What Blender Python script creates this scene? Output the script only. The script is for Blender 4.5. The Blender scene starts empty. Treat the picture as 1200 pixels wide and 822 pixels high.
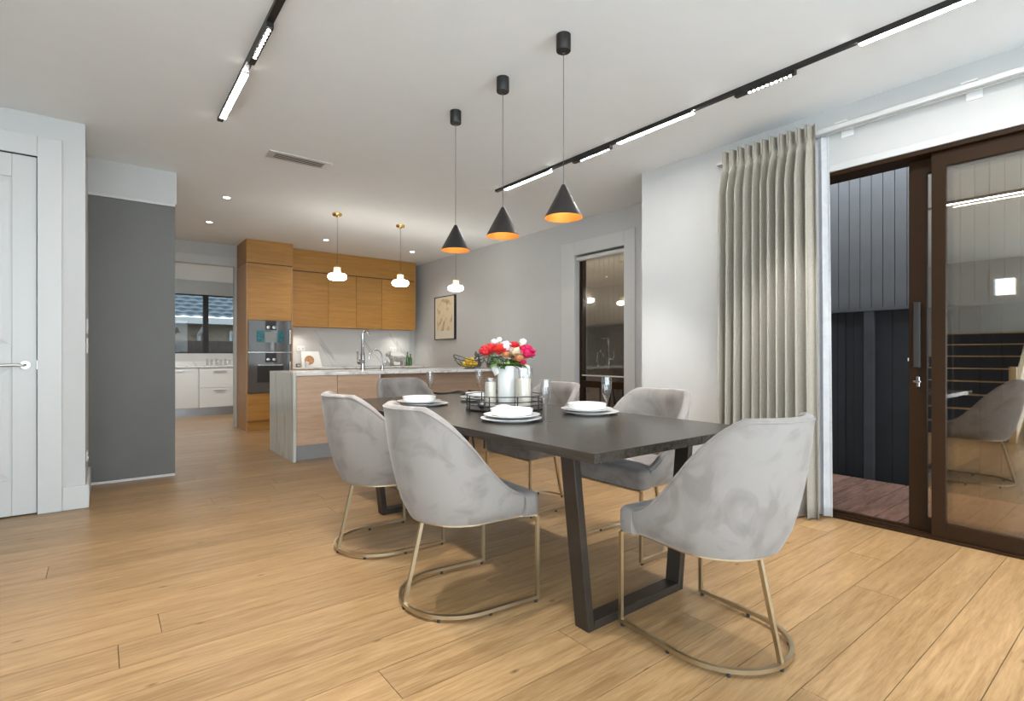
import bpy, bmesh, math, random
from mathutils import Vector, Matrix
random.seed(7)
SC = bpy.context.scene
COL = SC.collection
PI = math.pi

# ------------------------------------------------------------------ camera
# world: +X = towards the sliding door wall, +Y = towards the kitchen
HY, V1, V2, H = 416.0, 120.0, 1384.0, 1.1
F = math.sqrt((600 - V1) * (V2 - 600))
YAW = math.atan2(600 - V1, F)
S_, C_ = math.sin(YAW), math.cos(YAW)
cam_data = bpy.data.cameras.new('camera')
cam_data.sensor_width = 36.0
cam_data.lens = F / 1200 * 36
cam_data.shift_y = (HY - 411) / 1200
cam_data.clip_start = 0.05
cam = bpy.data.objects.new('camera', cam_data)
COL.objects.link(cam)
cam.location = (0, 0, H)
cam.rotation_euler = (PI / 2, 0, -YAW)
SC.camera = cam

# ------------------------------------------------------------------ world and exposure
world = bpy.data.worlds.new('overcast_sky')
SC.world = world
world.use_nodes = True
bg = world.node_tree.nodes['Background']
bg.inputs[0].default_value = (0.79, 0.91, 0.98, 1)
bg.inputs[1].default_value = 5.9
SC.view_settings.view_transform = 'Standard'
SC.view_settings.look = 'None'
SC.view_settings.exposure = 0.35
SC.view_settings.gamma = 1.0
SC.view_settings.use_curve_mapping = False
BAR_STRENGTH = 120.0        # linear LED bars in the ceiling tracks
LED_COL = (1.0, 0.97, 0.93)


def lamp(name, kind, loc, energy, color=(1, 1, 1), rot=(0, 0, 0), **kw):
    d = bpy.data.lights.new(name, kind)
    d.energy = energy
    d.color = color
    for k, v in kw.items():
        setattr(d, k, v)
    o = bpy.data.objects.new(name, d)
    COL.objects.link(o)
    o.location = loc
    o.rotation_euler = rot
    return o


def P(px, py, z):
    """photo pixel -> point on the horizontal plane z"""
    u, v = (px - 600) / F, (HY - py) / F
    t = (z - H) / v
    return Vector(((u * C_ + S_) * t, (-u * S_ + C_) * t, z))


# ------------------------------------------------------------------ materials
MATS = {}


def newmat(name):
    m = bpy.data.materials.new(name)
    m.use_nodes = True
    MATS[name] = m
    return m, m.node_tree, m.node_tree.nodes['Principled BSDF']


def plain(name, col, rough=0.5, metal=0.0, spec=0.5, noise=0.0, scale=20, bump=0.0, emit=None, estr=0, coat=0.0, sheen=0.0):
    m, t, b = newmat(name)
    b.inputs['Base Color'].default_value = (*col, 1)
    b.inputs['Roughness'].default_value = rough
    b.inputs['Metallic'].default_value = metal
    b.inputs['Specular IOR Level'].default_value = spec
    b.inputs['Coat Weight'].default_value = coat
    b.inputs['Sheen Weight'].default_value = sheen
    if emit:
        b.inputs['Emission Color'].default_value = (*emit, 1)
        b.inputs['Emission Strength'].default_value = estr
    if noise or bump:
        tc = t.nodes.new('ShaderNodeTexCoord')
        n = t.nodes.new('ShaderNodeTexNoise')
        n.inputs['Scale'].default_value = scale
        n.inputs['Detail'].default_value = 5
        t.links.new(tc.outputs['Object'], n.inputs['Vector'])
        if noise:
            r = t.nodes.new('ShaderNodeValToRGB')
            r.color_ramp.elements[0].position = 0.3
            r.color_ramp.elements[1].position = 0.7
            r.color_ramp.elements[0].color = (*[c * (1 - noise) for c in col], 1)
            r.color_ramp.elements[1].color = (*[min(1, c * (1 + noise)) for c in col], 1)
            t.links.new(n.outputs['Fac'], r.inputs['Fac'])
            t.links.new(r.outputs['Color'], b.inputs['Base Color'])
        if bump:
            bp = t.nodes.new('ShaderNodeBump')
            bp.inputs['Strength'].default_value = bump
            bp.inputs['Distance'].default_value = 0.01
            t.links.new(n.outputs['Fac'], bp.inputs['Height'])
            t.links.new(bp.outputs['Normal'], b.inputs['Normal'])
    return m


def wood(name, c1, c2, grain='X', rough=0.4, stretch=14.0, scale=1.2, var=0.12, spec=0.4, knots=False, bump=0.05):
    """long-grain wood in object space; each object gets its own offset and tint"""
    m, t, b = newmat(name)
    N, L = t.nodes.new, t.links.new
    tc = N('ShaderNodeTexCoord')
    oi = N('ShaderNodeObjectInfo')
    mul = N('ShaderNodeMath'); mul.operation = 'MULTIPLY'; mul.inputs[1].default_value = 57.0
    L(oi.outputs['Random'], mul.inputs[0])
    add = N('ShaderNodeVectorMath'); add.operation = 'ADD'
    L(tc.outputs['Object'], add.inputs[0])
    L(mul.outputs[0], add.inputs[1])
    mp = N('ShaderNodeMapping')
    sc = {'X': (1, stretch, stretch), 'Y': (stretch, 1, stretch), 'Z': (stretch, stretch, 1)}[grain]
    mp.inputs['Scale'].default_value = sc
    L(add.outputs[0], mp.inputs['Vector'])
    n1 = N('ShaderNodeTexNoise'); n1.inputs['Scale'].default_value = scale
    n1.inputs['Detail'].default_value = 7; n1.inputs['Roughness'].default_value = 0.62
    n1.inputs['Distortion'].default_value = 0.9
    L(mp.outputs[0], n1.inputs['Vector'])
    n2 = N('ShaderNodeTexNoise'); n2.inputs['Scale'].default_value = scale * 5
    n2.inputs['Detail'].default_value = 4
    L(mp.outputs[0], n2.inputs['Vector'])
    mx = N('ShaderNodeMix'); mx.data_type = 'FLOAT'; mx.inputs[0].default_value = 0.35
    L(n1.outputs['Fac'], mx.inputs[2]); L(n2.outputs['Fac'], mx.inputs[3])
    r = N('ShaderNodeValToRGB')
    r.color_ramp.elements[0].position = 0.36; r.color_ramp.elements[0].color = (*c1, 1)
    r.color_ramp.elements[1].position = 0.64; r.color_ramp.elements[1].color = (*c2, 1)
    L(mx.outputs[0], r.inputs['Fac'])
    hs = N('ShaderNodeHueSaturation')
    mr = N('ShaderNodeMapRange'); mr.inputs['To Min'].default_value = 1 - var; mr.inputs['To Max'].default_value = 1 + var
    L(oi.outputs['Random'], mr.inputs['Value'])
    L(mr.outputs[0], hs.inputs['Value'])
    L(r.outputs['Color'], hs.inputs['Color'])
    out = hs.outputs['Color']
    if knots:
        vo = N('ShaderNodeTexVoronoi'); vo.voronoi_dimensions = '2D'; vo.inputs['Scale'].default_value = 0.95
        mp2 = N('ShaderNodeMapping'); mp2.inputs['Scale'].default_value = (1.0, 2.2, 1.0)
        L(add.outputs[0], mp2.inputs['Vector']); L(mp2.outputs[0], vo.inputs['Vector'])
        kr = N('ShaderNodeValToRGB')
        kr.color_ramp.elements[0].position = 0.004; kr.color_ramp.elements[0].color = (0.12, 0.06, 0.03, 1)
        kr.color_ramp.elements[1].position = 0.024; kr.color_ramp.elements[1].color = (1, 1, 1, 1)
        L(vo.outputs['Distance'], kr.inputs['Fac'])
        mm = N('ShaderNodeMix'); mm.data_type = 'RGBA'; mm.blend_type = 'MULTIPLY'; mm.inputs[0].default_value = 0.75
        L(out, mm.inputs[6]); L(kr.outputs['Color'], mm.inputs[7])
        out = mm.outputs[2]
    L(out, b.inputs['Base Color'])
    b.inputs['Roughness'].default_value = rough
    b.inputs['Specular IOR Level'].default_value = spec
    if bump:
        bp = N('ShaderNodeBump'); bp.inputs['Strength'].default_value = bump; bp.inputs['Distance'].default_value = 0.01
        L(n2.outputs['Fac'], bp.inputs['Height']); L(bp.outputs['Normal'], b.inputs['Normal'])
    return m


def marble(name, base, vein, scale=1.0, rot=(0, 0, 0.6), width=0.035, rough=0.15, strength=0.8, sv=(1, 0.35, 1)):
    m, t, b = newmat(name)
    N, L = t.nodes.new, t.links.new
    tc = N('ShaderNodeTexCoord')
    mp = N('ShaderNodeMapping'); mp.inputs['Rotation'].default_value = rot
    mp.inputs['Scale'].default_value = tuple(scale * q for q in sv)
    mr_ = N('ShaderNodeMapping'); mr_.inputs['Rotation'].default_value = rot
    mp.inputs['Rotation'].default_value = (0, 0, 0)
    L(tc.outputs['Object'], mr_.inputs['Vector'])
    L(mr_.outputs[0], mp.inputs['Vector'])
    n = N('ShaderNodeTexNoise'); n.inputs['Scale'].default_value = 1.3; n.inputs['Detail'].default_value = 6
    n.inputs['Distortion'].default_value = 0.6
    L(mp.outputs[0], n.inputs['Vector'])
    s = N('ShaderNodeMath'); s.operation = 'SUBTRACT'; s.inputs[1].default_value = 0.5
    L(n.outputs['Fac'], s.inputs[0])
    a = N('ShaderNodeMath'); a.operation = 'ABSOLUTE'; L(s.outputs[0], a.inputs[0])
    r = N('ShaderNodeValToRGB')
    r.color_ramp.elements[0].position = 0.0
    r.color_ramp.elements[0].color = (*[bb + (v - bb) * strength for v, bb in zip(vein, base)], 1)
    r.color_ramp.elements[1].position = width; r.color_ramp.elements[1].color = (*base, 1)
    L(a.outputs[0], r.inputs['Fac'])
    L(r.outputs['Color'], b.inputs['Base Color'])
    b.inputs['Roughness'].default_value = rough
    return m


def glass(name, tint, refl=0.12, rough=0.0):
    """thin pane: tinted see-through plus mirror reflection"""
    m, t, b = newmat(name)
    N, L = t.nodes.new, t.links.new
    t.nodes.remove(b)
    tr = N('ShaderNodeBsdfTransparent'); tr.inputs[0].default_value = (*tint, 1)
    gl = N('ShaderNodeBsdfGlossy'); gl.inputs['Roughness'].default_value = rough
    lw = N('ShaderNodeLayerWeight'); lw.inputs['Blend'].default_value = 0.5
    fr = N('ShaderNodeMath'); fr.operation = 'POWER'; fr.inputs[1].default_value = 4.0
    L(lw.outputs['Facing'], fr.inputs[0])
    ad = N('ShaderNodeMath'); ad.operation = 'ADD'; ad.inputs[1].default_value = refl; ad.use_clamp = True
    L(fr.outputs[0], ad.inputs[0])
    mx = N('ShaderNodeMixShader')
    L(ad.outputs[0], mx.inputs[0]); L(tr.outputs[0], mx.inputs[1]); L(gl.outputs[0], mx.inputs[2])
    L(mx.outputs[0], t.nodes['Material Output'].inputs['Surface'])
    return m


def cloth(name, c1, c2, scale, trans=0.0, weave=0.0, sheen=0.3, thin=0.0):
    m, t, b = newmat(name)
    N, L = t.nodes.new, t.links.new
    tc = N('ShaderNodeTexCoord')
    n = N('ShaderNodeTexNoise'); n.inputs['Scale'].default_value = scale; n.inputs['Detail'].default_value = 4
    n.inputs['Distortion'].default_value = 2.2
    L(tc.outputs['Object'], n.inputs['Vector'])
    r = N('ShaderNodeValToRGB')
    r.color_ramp.elements[0].position = 0.36; r.color_ramp.elements[0].color = (*c1, 1)
    r.color_ramp.elements[1].position = 0.55; r.color_ramp.elements[1].color = (*c2, 1)
    L(n.outputs['Fac'], r.inputs['Fac']); L(r.outputs['Color'], b.inputs['Base Color'])
    b.inputs['Roughness'].default_value = 0.85
    b.inputs['Specular IOR Level'].default_value = 0.2
    b.inputs['Sheen Weight'].default_value = sheen
    b.inputs['Sheen Roughness'].default_value = 0.4
    if weave:
        n2 = N('ShaderNodeTexNoise'); n2.inputs['Scale'].default_value = 350
        L(tc.outputs['Object'], n2.inputs['Vector'])
        bp = N('ShaderNodeBump'); bp.inputs['Strength'].default_value = weave; bp.inputs['Distance'].default_value = 0.003
        L(n2.outputs['Fac'], bp.inputs['Height']); L(bp.outputs['Normal'], b.inputs['Normal'])
    if trans:
        out = t.nodes['Material Output']
        tl = N('ShaderNodeBsdfTranslucent'); L(r.outputs['Color'], tl.inputs[0])
        mx = N('ShaderNodeMixShader'); mx.inputs[0].default_value = trans
        L(b.outputs[0], mx.inputs[1]); L(tl.outputs[0], mx.inputs[2])
        last = mx.outputs[0]
        if thin:
            tp = N('ShaderNodeBsdfTransparent')
            m2 = N('ShaderNodeMixShader'); m2.inputs[0].default_value = thin
            L(last, m2.inputs[1]); L(tp.outputs[0], m2.inputs[2]); last = m2.outputs[0]
        L(last, out.inputs['Surface'])
    return m


def emitter(name, col, strength):
    m, t, b = newmat(name)
    b.inputs['Base Color'].default_value = (0.8, 0.8, 0.8, 1)
    b.inputs['Emission Color'].default_value = (*col, 1)
    b.inputs['Emission Strength'].default_value = strength
    return m


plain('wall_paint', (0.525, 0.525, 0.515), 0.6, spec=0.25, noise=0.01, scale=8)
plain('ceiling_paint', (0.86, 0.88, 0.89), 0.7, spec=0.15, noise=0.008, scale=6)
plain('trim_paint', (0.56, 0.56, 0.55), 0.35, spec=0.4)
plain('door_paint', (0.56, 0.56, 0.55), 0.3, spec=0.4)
plain('charcoal_paint', (0.135, 0.133, 0.125), 0.5, spec=0.3, noise=0.03, scale=3)
wood('oak_floor', (0.225, 0.126, 0.051), (0.392, 0.250, 0.122), 'X', rough=0.34, stretch=13, scale=2.4, var=0.11, knots=True, bump=0.04)
plain('floor_base', (0.10, 0.06, 0.03), 0.8)
wood('oak_veneer', (0.36, 0.165, 0.034), (0.47, 0.235, 0.054), 'X', rough=0.42, stretch=16, var=0.05, bump=0.02)
wood('oak_veneer_upright', (0.36, 0.19, 0.075), (0.46, 0.25, 0.10), 'Z', rough=0.42, stretch=16, var=0.03, bump=0.02)
wood('oak_veneer_pale', (0.46, 0.30, 0.20), (0.58, 0.40, 0.285), 'X', rough=0.42, stretch=16, var=0.03, bump=0.02)
plain('cabinet_shadow_gap', (0.12, 0.06, 0.025), 0.6)
marble('marble_top', (0.74, 0.73, 0.71), (0.45, 0.43, 0.41), 2.2, (0.2, 0.1, 0.7), 0.03)
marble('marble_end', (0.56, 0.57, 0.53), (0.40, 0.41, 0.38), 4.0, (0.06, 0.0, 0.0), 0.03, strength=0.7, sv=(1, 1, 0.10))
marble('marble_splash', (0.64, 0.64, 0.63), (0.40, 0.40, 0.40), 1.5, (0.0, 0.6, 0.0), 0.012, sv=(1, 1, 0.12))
plain('kick_steel', (0.40, 0.42, 0.45), 0.3, metal=0.8)
wood('table_dark', (0.016, 0.013, 0.010), (0.048, 0.039, 0.031), 'Y', rough=0.26, stretch=18, var=0.02, spec=0.42, bump=0.10)
plain('bronze_steel', (0.036, 0.028, 0.022), 0.4, metal=0.4, noise=0.15, scale=12)
cloth('velvet', (0.205, 0.182, 0.168), (0.258, 0.234, 0.218), 5.0, sheen=0.25)
plain('brass', (0.50, 0.42, 0.29), 0.32, metal=1.0)
plain('brass_bright', (0.75, 0.52, 0.20), 0.22, metal=1.0)
plain('black_rubber', (0.015, 0.015, 0.015), 0.6)
plain('black_metal', (0.022, 0.02, 0.019), 0.42, metal=0.3)
plain('black_wire', (0.03, 0.028, 0.026), 0.45, metal=0.4)
plain('cable', (0.05, 0.05, 0.05), 0.5)
plain('copper_inner', (0.80, 0.36, 0.085), 0.42, metal=0.6)
plain('chrome', (0.52, 0.52, 0.53), 0.12, metal=1.0)
plain('satin_nickel', (0.62, 0.61, 0.59), 0.28, metal=1.0)
plain('porcelain', (0.82, 0.82, 0.80), 0.18, coat=0.3)
plain('porcelain_grey', (0.58, 0.58, 0.58), 0.3)
plain('candle_wax', (0.86, 0.80, 0.68), 0.5)
plain('white_plastic', (0.78, 0.78, 0.77), 0.35)
plain('socket_line', (0.25, 0.25, 0.25), 0.5)
plain('frame_bronze', (0.024, 0.011, 0.004), 0.5, metal=0.0, spec=0.12)
plain('frame_black', (0.012, 0.010, 0.009), 0.5)
glass('pane_bronze', (0.93, 0.88, 0.81), 0.20)
glass('pane_clear', (0.55, 0.56, 0.56), 0.02)
glass('blind_film', (0.94, 0.93, 0.91), 0.03, 0.2)
glass('drinkware', (0.95, 0.95, 0.95), 0.08)
cloth('linen', (0.33, 0.30, 0.25), (0.39, 0.36, 0.305), 90, trans=0.15, weave=0.35)
cloth('sheer', (0.80, 0.81, 0.83), (0.86, 0.87, 0.89), 10, trans=0.45, thin=0.35)
plain('oven_glass', (0.13, 0.13, 0.13), 0.08, metal=0.35, coat=0.5)
plain('oven_cavity', (0.035, 0.04, 0.04), 0.06, coat=0.6)
plain('steel', (0.55, 0.55, 0.55), 0.25, metal=1.0)
plain('oven_display', (0.20, 0.22, 0.215), 0.15)
plain('oven_reflection', (0.0, 0.10, 0.125), 0.2, noise=0.6, scale=40)  # teal reflection on the oven front, put into the colour
emitter('led_bar', LED_COL, BAR_STRENGTH)
emitter('led_dot', LED_COL, 90.0)
emitter('downlight_lens', (1, 0.96, 0.9), 40.0)
emitter('lit_glass', (1, 0.95, 0.86), 17.0)
plain('ribbed_stem_glass', (0.5, 0.42, 0.30), 0.25, emit=(1, 0.85, 0.6), estr=0.12)
emitter('bulb', (1, 0.82, 0.58), 50.0)
plain('vent_dark', (0.03, 0.03, 0.03), 0.7)
plain('black_fence', (0.011, 0.012, 0.0145), 0.75, noise=0.25, scale=3)
plain('black_post', (0.03, 0.032, 0.036), 0.7, noise=0.2, scale=6)
plain('grey_cladding', (0.074, 0.070, 0.073), 0.6, noise=0.10, scale=4)
wood('deck_timber', (0.075, 0.034, 0.022), (0.24, 0.125, 0.09), 'X', rough=0.65, stretch=9, var=0.15, scale=2.2)
plain('cladding_glass_tint', (0.20, 0.155, 0.115), 0.6, noise=0.12, scale=4)  # brown tint and reflection of the window glass put into the board colour
plain('flashing', (0.06, 0.06, 0.065), 0.5)
plain('ground', (0.18, 0.17, 0.15), 0.9, noise=0.3, scale=5)
plain('bounce_carpet', (0.74, 0.74, 0.74), 0.95, noise=0.05, scale=150)
plain('bounce_paving', (0.80, 0.80, 0.80), 0.8, noise=0.05, scale=3)
plain('roof_tile', (0.06, 0.085, 0.11), 0.5, noise=0.25, scale=14)
plain('gutter_white', (0.42, 0.44, 0.45), 0.4)
plain('brick', (0.20, 0.165, 0.125), 0.8, noise=0.25, scale=25)
plain('fence_brown', (0.05, 0.035, 0.028), 0.7, noise=0.2, scale=5)
plain('house_pane', (0.16, 0.26, 0.30), 0.1, coat=0.4)
plain('picture_paper', (0.70, 0.64, 0.52), 0.6)
m, t, b = newmat('picture_print')
tc = t.nodes.new('ShaderNodeTexCoord'); wv = t.nodes.new('ShaderNodeTexWave')
wv.inputs['Scale'].default_value = 5.0; wv.inputs['Distortion'].default_value = 7.0; wv.inputs['Detail'].default_value = 3
t.links.new(tc.outputs['Object'], wv.inputs['Vector'])
rr = t.nodes.new('ShaderNodeValToRGB')
rr.color_ramp.elements[0].color = (0.42, 0.30, 0.17, 1); rr.color_ramp.elements[1].color = (0.68, 0.57, 0.38, 1)
rr.color_ramp.elements[0].position = 0.1; rr.color_ramp.elements[1].position = 0.6
t.links.new(wv.outputs['Fac'], rr.inputs['Fac']); t.links.new(rr.outputs['Color'], b.inputs['Base Color'])
plain('lemon', (0.80, 0.52, 0.03), 0.4, bump=0.3, scale=60)
plain('pewter', (0.20, 0.20, 0.21), 0.22, metal=0.9)
plain('green_glass', (0.05, 0.13, 0.04), 0.1, coat=0.5)
plain('figurine', (0.35, 0.34, 0.33), 0.5, noise=0.4, scale=30)
plain('figurine_white', (0.78, 0.77, 0.75), 0.4)
plain('bread', (0.40, 0.21, 0.09), 0.6, noise=0.4, scale=40)
plain('dark_box', (0.05, 0.05, 0.055), 0.4)
plain('petal_red', (0.72, 0.03, 0.04), 0.5, noise=0.25, scale=60)
plain('petal_coral', (0.85, 0.07, 0.05), 0.5, noise=0.2, scale=60)
plain('petal_crimson', (0.55, 0.0, 0.08), 0.5, noise=0.3, scale=60)
plain('petal_peach', (0.90, 0.42, 0.20), 0.5, noise=0.2, scale=40)
plain('petal_cream', (0.86, 0.74, 0.55), 0.5, noise=0.15, scale=40)
plain('petal_lilac', (0.72, 0.68, 0.78), 0.5, noise=0.12, scale=60)
plain('petal_white', (0.86, 0.86, 0.86), 0.5)
plain('leaf_dark', (0.03, 0.085, 0.02), 0.45, noise=0.3, scale=30)
plain('leaf_light', (0.25, 0.38, 0.06), 0.45, noise=0.3, scale=30)
plain('stem_green', (0.18, 0.26, 0.07), 0.5)
plain('carpet_navy', (0.02, 0.03, 0.055), 0.95, noise=0.3, scale=200)
wood('pine_nosing', (0.48, 0.33, 0.17), (0.60, 0.43, 0.24), 'Y', stretch=10, var=0.03)

# ------------------------------------------------------------------ mesh building


class MB:
    def __init__(self):
        self.v, self.f = [], []

    def box(self, x0, x1, y0, y1, z0, z1):
        n = len(self.v)
        self.v += [(x, y, z) for z in (z0, z1) for y in (y0, y1) for x in (x0, x1)]
        self.f += [tuple(n + i for i in q) for q in
                   ((0, 2, 3, 1), (4, 5, 7, 6), (0, 1, 5, 4), (2, 6, 7, 3), (0, 4, 6, 2), (1, 3, 7, 5))]
        return self

    def hexa(self, pts):
        """eight points: bottom four then top four, both counter-clockwise"""
        n = len(self.v)
        self.v += [tuple(p) for p in pts]
        self.f += [tuple(n + i for i in q) for q in
                   ((3, 2, 1, 0), (4, 5, 6, 7), (0, 1, 5, 4), (1, 2, 6, 5), (2, 3, 7, 6), (3, 0, 4, 7))]
        return self

    def prism(self, poly, z0, z1):
        n, k = len(self.v), len(poly)
        self.v += [(x, y, z0) for x, y in poly] + [(x, y, z1) for x, y in poly]
        self.f.append(tuple(n + i for i in reversed(range(k))))
        self.f.append(tuple(n + k + i for i in range(k)))
        for i in range(k):
            j = (i + 1) % k
            self.f.append((n + i, n + j, n + k + j, n + k + i))
        return self

    def rings(self, rings, cap0=True, cap1=True, closed=False):
        n, k = len(self.v), len(rings[0])
        for r in rings:
            self.v += [tuple(p) for p in r]
        m = len(rings)
        for a in range(m if closed else m - 1):
            b2 = (a + 1) % m
            for i in range(k):
                j = (i + 1) % k
                self.f.append((n + a * k + i, n + a * k + j, n + b2 * k + j, n + b2 * k + i))
        if not closed:
            if cap0:
                self.f.append(tuple(n + i for i in reversed(range(k))))
            if cap1:
                self.f.append(tuple(n + (m - 1) * k + i for i in range(k)))
        return self

    def tube(self, pts, r, seg=8, closed=False, square=False):
        pts = [Vector(p) for p in pts]
        m = len(pts)
        rad = r if isinstance(r, (list, tuple)) else [r] * m
        up = Vector((0, 0, 1))
        d0 = (pts[1] - pts[0]).normalized()
        if abs(d0.z) > 0.9:
            up = Vector((1, 0, 0))
        rings = []
        for i, p in enumerate(pts):
            if closed:
                d = pts[(i + 1) % m] - pts[i - 1]
            else:
                d = pts[min(i + 1, m - 1)] - pts[max(i - 1, 0)]
            d.normalize()
            a = d.cross(up)
            if a.length < 1e-4:
                a = d.cross(Vector((0, 1, 0)))
            a.normalize()
            c = a.cross(d).normalized()
            up = c
            ring = []
            for k in range(seg):
                th = 2 * PI * (k + (0.5 if square else 0)) / seg
                ring.append(p + (a * math.cos(th) + c * math.sin(th)) * rad[i])
            rings.append(ring)
        return self.rings(rings, closed=closed)

    def lathe(self, prof, seg=24, c=(0, 0, 0), closed_top=True, sx=1, sy=1):
        rings = []
        for r, z in prof:
            rings.append([(c[0] + sx * r * math.cos(2 * PI * k / seg), c[1] + sy * r * math.sin(2 * PI * k / seg), c[2] + z)
                          for k in range(seg)])
        return self.rings(rings, True, closed_top)

    def grid(self, rows):
        n, k = len(self.v), len(rows[0])
        for r in rows:
            self.v += [tuple(p) for p in r]
        for a in range(len(rows) - 1):
            for i in range(k - 1):
                q = n + a * k + i
                self.f.append((q, q + 1, q + k + 1, q + k))
        return self

    def ball(self, c, r, seg=12, rings=8, s=(1, 1, 1)):
        rr_ = []
        for a in range(rings + 1):
            ph = -PI / 2 + PI * a / rings
            cr = max(1e-4, math.cos(ph))
            rr_.append([(c[0] + s[0] * r * cr * math.cos(2 * PI * k / seg), c[1] + s[1] * r * cr * math.sin(2 * PI * k / seg),
                         c[2] + s[2] * r * math.sin(ph)) for k in range(seg)])
        return self.rings(rr_)

    def build(self, name, mat, parent=None, smooth=False, bevel=0, fix=False, solid=0, loc=None, rot=None):
        me = bpy.data.meshes.new(name)
        me.from_pydata(self.v, [], self.f)
        if fix:
            bm_ = bmesh.new(); bm_.from_mesh(me)
            bmesh.ops.recalc_face_normals(bm_, faces=bm_.faces)
            bm_.to_mesh(me); bm_.free()
        me.materials.append(MATS[mat])
        if smooth:
            me.shade_smooth()
            me.set_sharp_from_angle(angle=math.radians(smooth if smooth > 1 else 50))
        o = bpy.data.objects.new(name, me)
        COL.objects.link(o)
        if parent is not None:
            o.parent = parent
        if solid:
            md = o.modifiers.new('thickness', 'SOLIDIFY'); md.thickness = solid; md.offset = 0
        if bevel:
            md = o.modifiers.new('edge', 'BEVEL'); md.width = bevel; md.segments = 2
            md.limit_method = 'ANGLE'; md.angle_limit = math.radians(40)
        if loc is not None:
            o.location = loc
        if rot is not None:
            o.rotation_euler = rot
        return o


def box(name, mat, x0, x1, y0, y1, z0, z1, parent=None, bevel=0):
    return MB().box(x0, x1, y0, y1, z0, z1).build(name, mat, parent, bevel=bevel)


def tag(o, label=None, cat=None, group=None, kind=None):
    if label: o['label'] = label
    if cat: o['category'] = cat
    if group: o['group'] = group
    if kind: o['kind'] = kind
    return o


def thing(name, label, cat, loc=(0, 0, 0), rz=0.0, group=None, kind=None):
    o = bpy.data.objects.new(name, None)
    o.empty_display_size = 0.05
    COL.objects.link(o)
    o.location = loc
    o.rotation_euler = (0, 0, rz)
    return tag(o, label, cat, group, kind)


def struct(o, label, cat):
    return tag(o, label, cat, kind='structure')


def copy_tree(o, parent=None):
    c = o.copy()
    COL.objects.link(c)
    c.parent = parent
    for ch in o.children:
        copy_tree(ch, c)
    return c


def boxes(name, mat, lst, parent=None, bevel=0):
    b_ = MB()
    for q in lst:
        b_.box(*q)
    return b_.build(name, mat, parent, bevel=bevel)


def arc(cx, cy, rx, ry, a0, a1, n):
    return [(cx + rx * math.cos(a0 + (a1 - a0) * i / n), cy + ry * math.sin(a0 + (a1 - a0) * i / n)) for i in range(n + 1)]


ZC = 2.76         # ceiling
XR = 3.887        # sliding door wall
XK = 4.62         # kitchen side wall
YS = 3.04         # where the side wall steps back
YD = 4.863        # wall with the white door
YP = 5.651        # charcoal panel
YB = 8.87         # kitchen back wall
YSC = 11.42       # scullery back wall
XL = -4.3         # far left wall
YR = -3.2         # rear wall

# ------------------------------------------------------------------ floor
floor = boxes('floor', 'floor_base', [(XL, XR, YR, YS, -0.06, -0.010), (XL, XK, YS, YD, -0.06, -0.010),
                                      (-0.12, XK, YD, YB + 0.02, -0.06, -0.010), (-0.3, 2.7, YB + 0.02, YSC, -0.06, -0.010)])
struct(floor, 'honey oak plank floor running through dining room and kitchen', 'floor')
PW = 0.19
rnd = random.Random(3)


def plank(x0, x1, y0, y1):
    g = 0.0012
    x0 += g; x1 -= g; y0 += g; y1 -= g
    cx, cy = (x0 + x1) / 2, (y0 + y1) / 2
    hx, hy = (x1 - x0) / 2, (y1 - y0) / 2
    c = 0.0002
    b_ = MB()
    b_.rings([[(-hx, -hy, -0.011), (hx, -hy, -0.011), (hx, hy, -0.011), (-hx, hy, -0.011)],
              [(-hx, -hy, -c), (hx, -hy, -c), (hx, hy, -c), (-hx, hy, -c)],
              [(-hx + c, -hy + c, 0), (hx - c, -hy + c, 0), (hx - c, hy - c, 0), (-hx + c, hy - c, 0)]])
    b_.build('plank', 'oak_floor', floor, loc=(cx, cy, 0))


CY = 0.582 - PW * 5      # planks start here; pale carpet added behind to bounce neutral light upwards
struct(box('floor_bounce_carpet', 'bounce_carpet', XL, XR, YR, CY, -0.010, 0.0), 'added pale carpet bouncing daylight onto the ceiling', 'carpet')
y = CY
while y < YSC - 0.01:
    y1 = min(y + PW, YSC)
    y0 = max(y, YR)
    mid = (y0 + y1) / 2
    lo, hi = (XL, XR) if mid < YS else (XL, XK) if mid < YD else (-0.12, XK) if mid < YB else (-0.3, 2.7)
    if y1 - y0 > 0.02:
        # stop at wall steps exactly
        x = lo
        first = rnd.uniform(0.6, 2.2)
        while x < hi - 0.02:
            ln = first if x == lo else rnd.choice((2.1, 2.2, 2.3))
            x1 = min(x + ln, hi)
            if hi - x1 < 0.35:
                x1 = hi
            plank(x, x1, y0, y1)
            x = x1
    y += PW

# ------------------------------------------------------------------ ceiling and walls
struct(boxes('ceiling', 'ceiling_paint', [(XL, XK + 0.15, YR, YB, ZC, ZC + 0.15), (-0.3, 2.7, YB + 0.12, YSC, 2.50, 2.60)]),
       'flat white plaster ceiling', 'ceiling')

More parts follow.
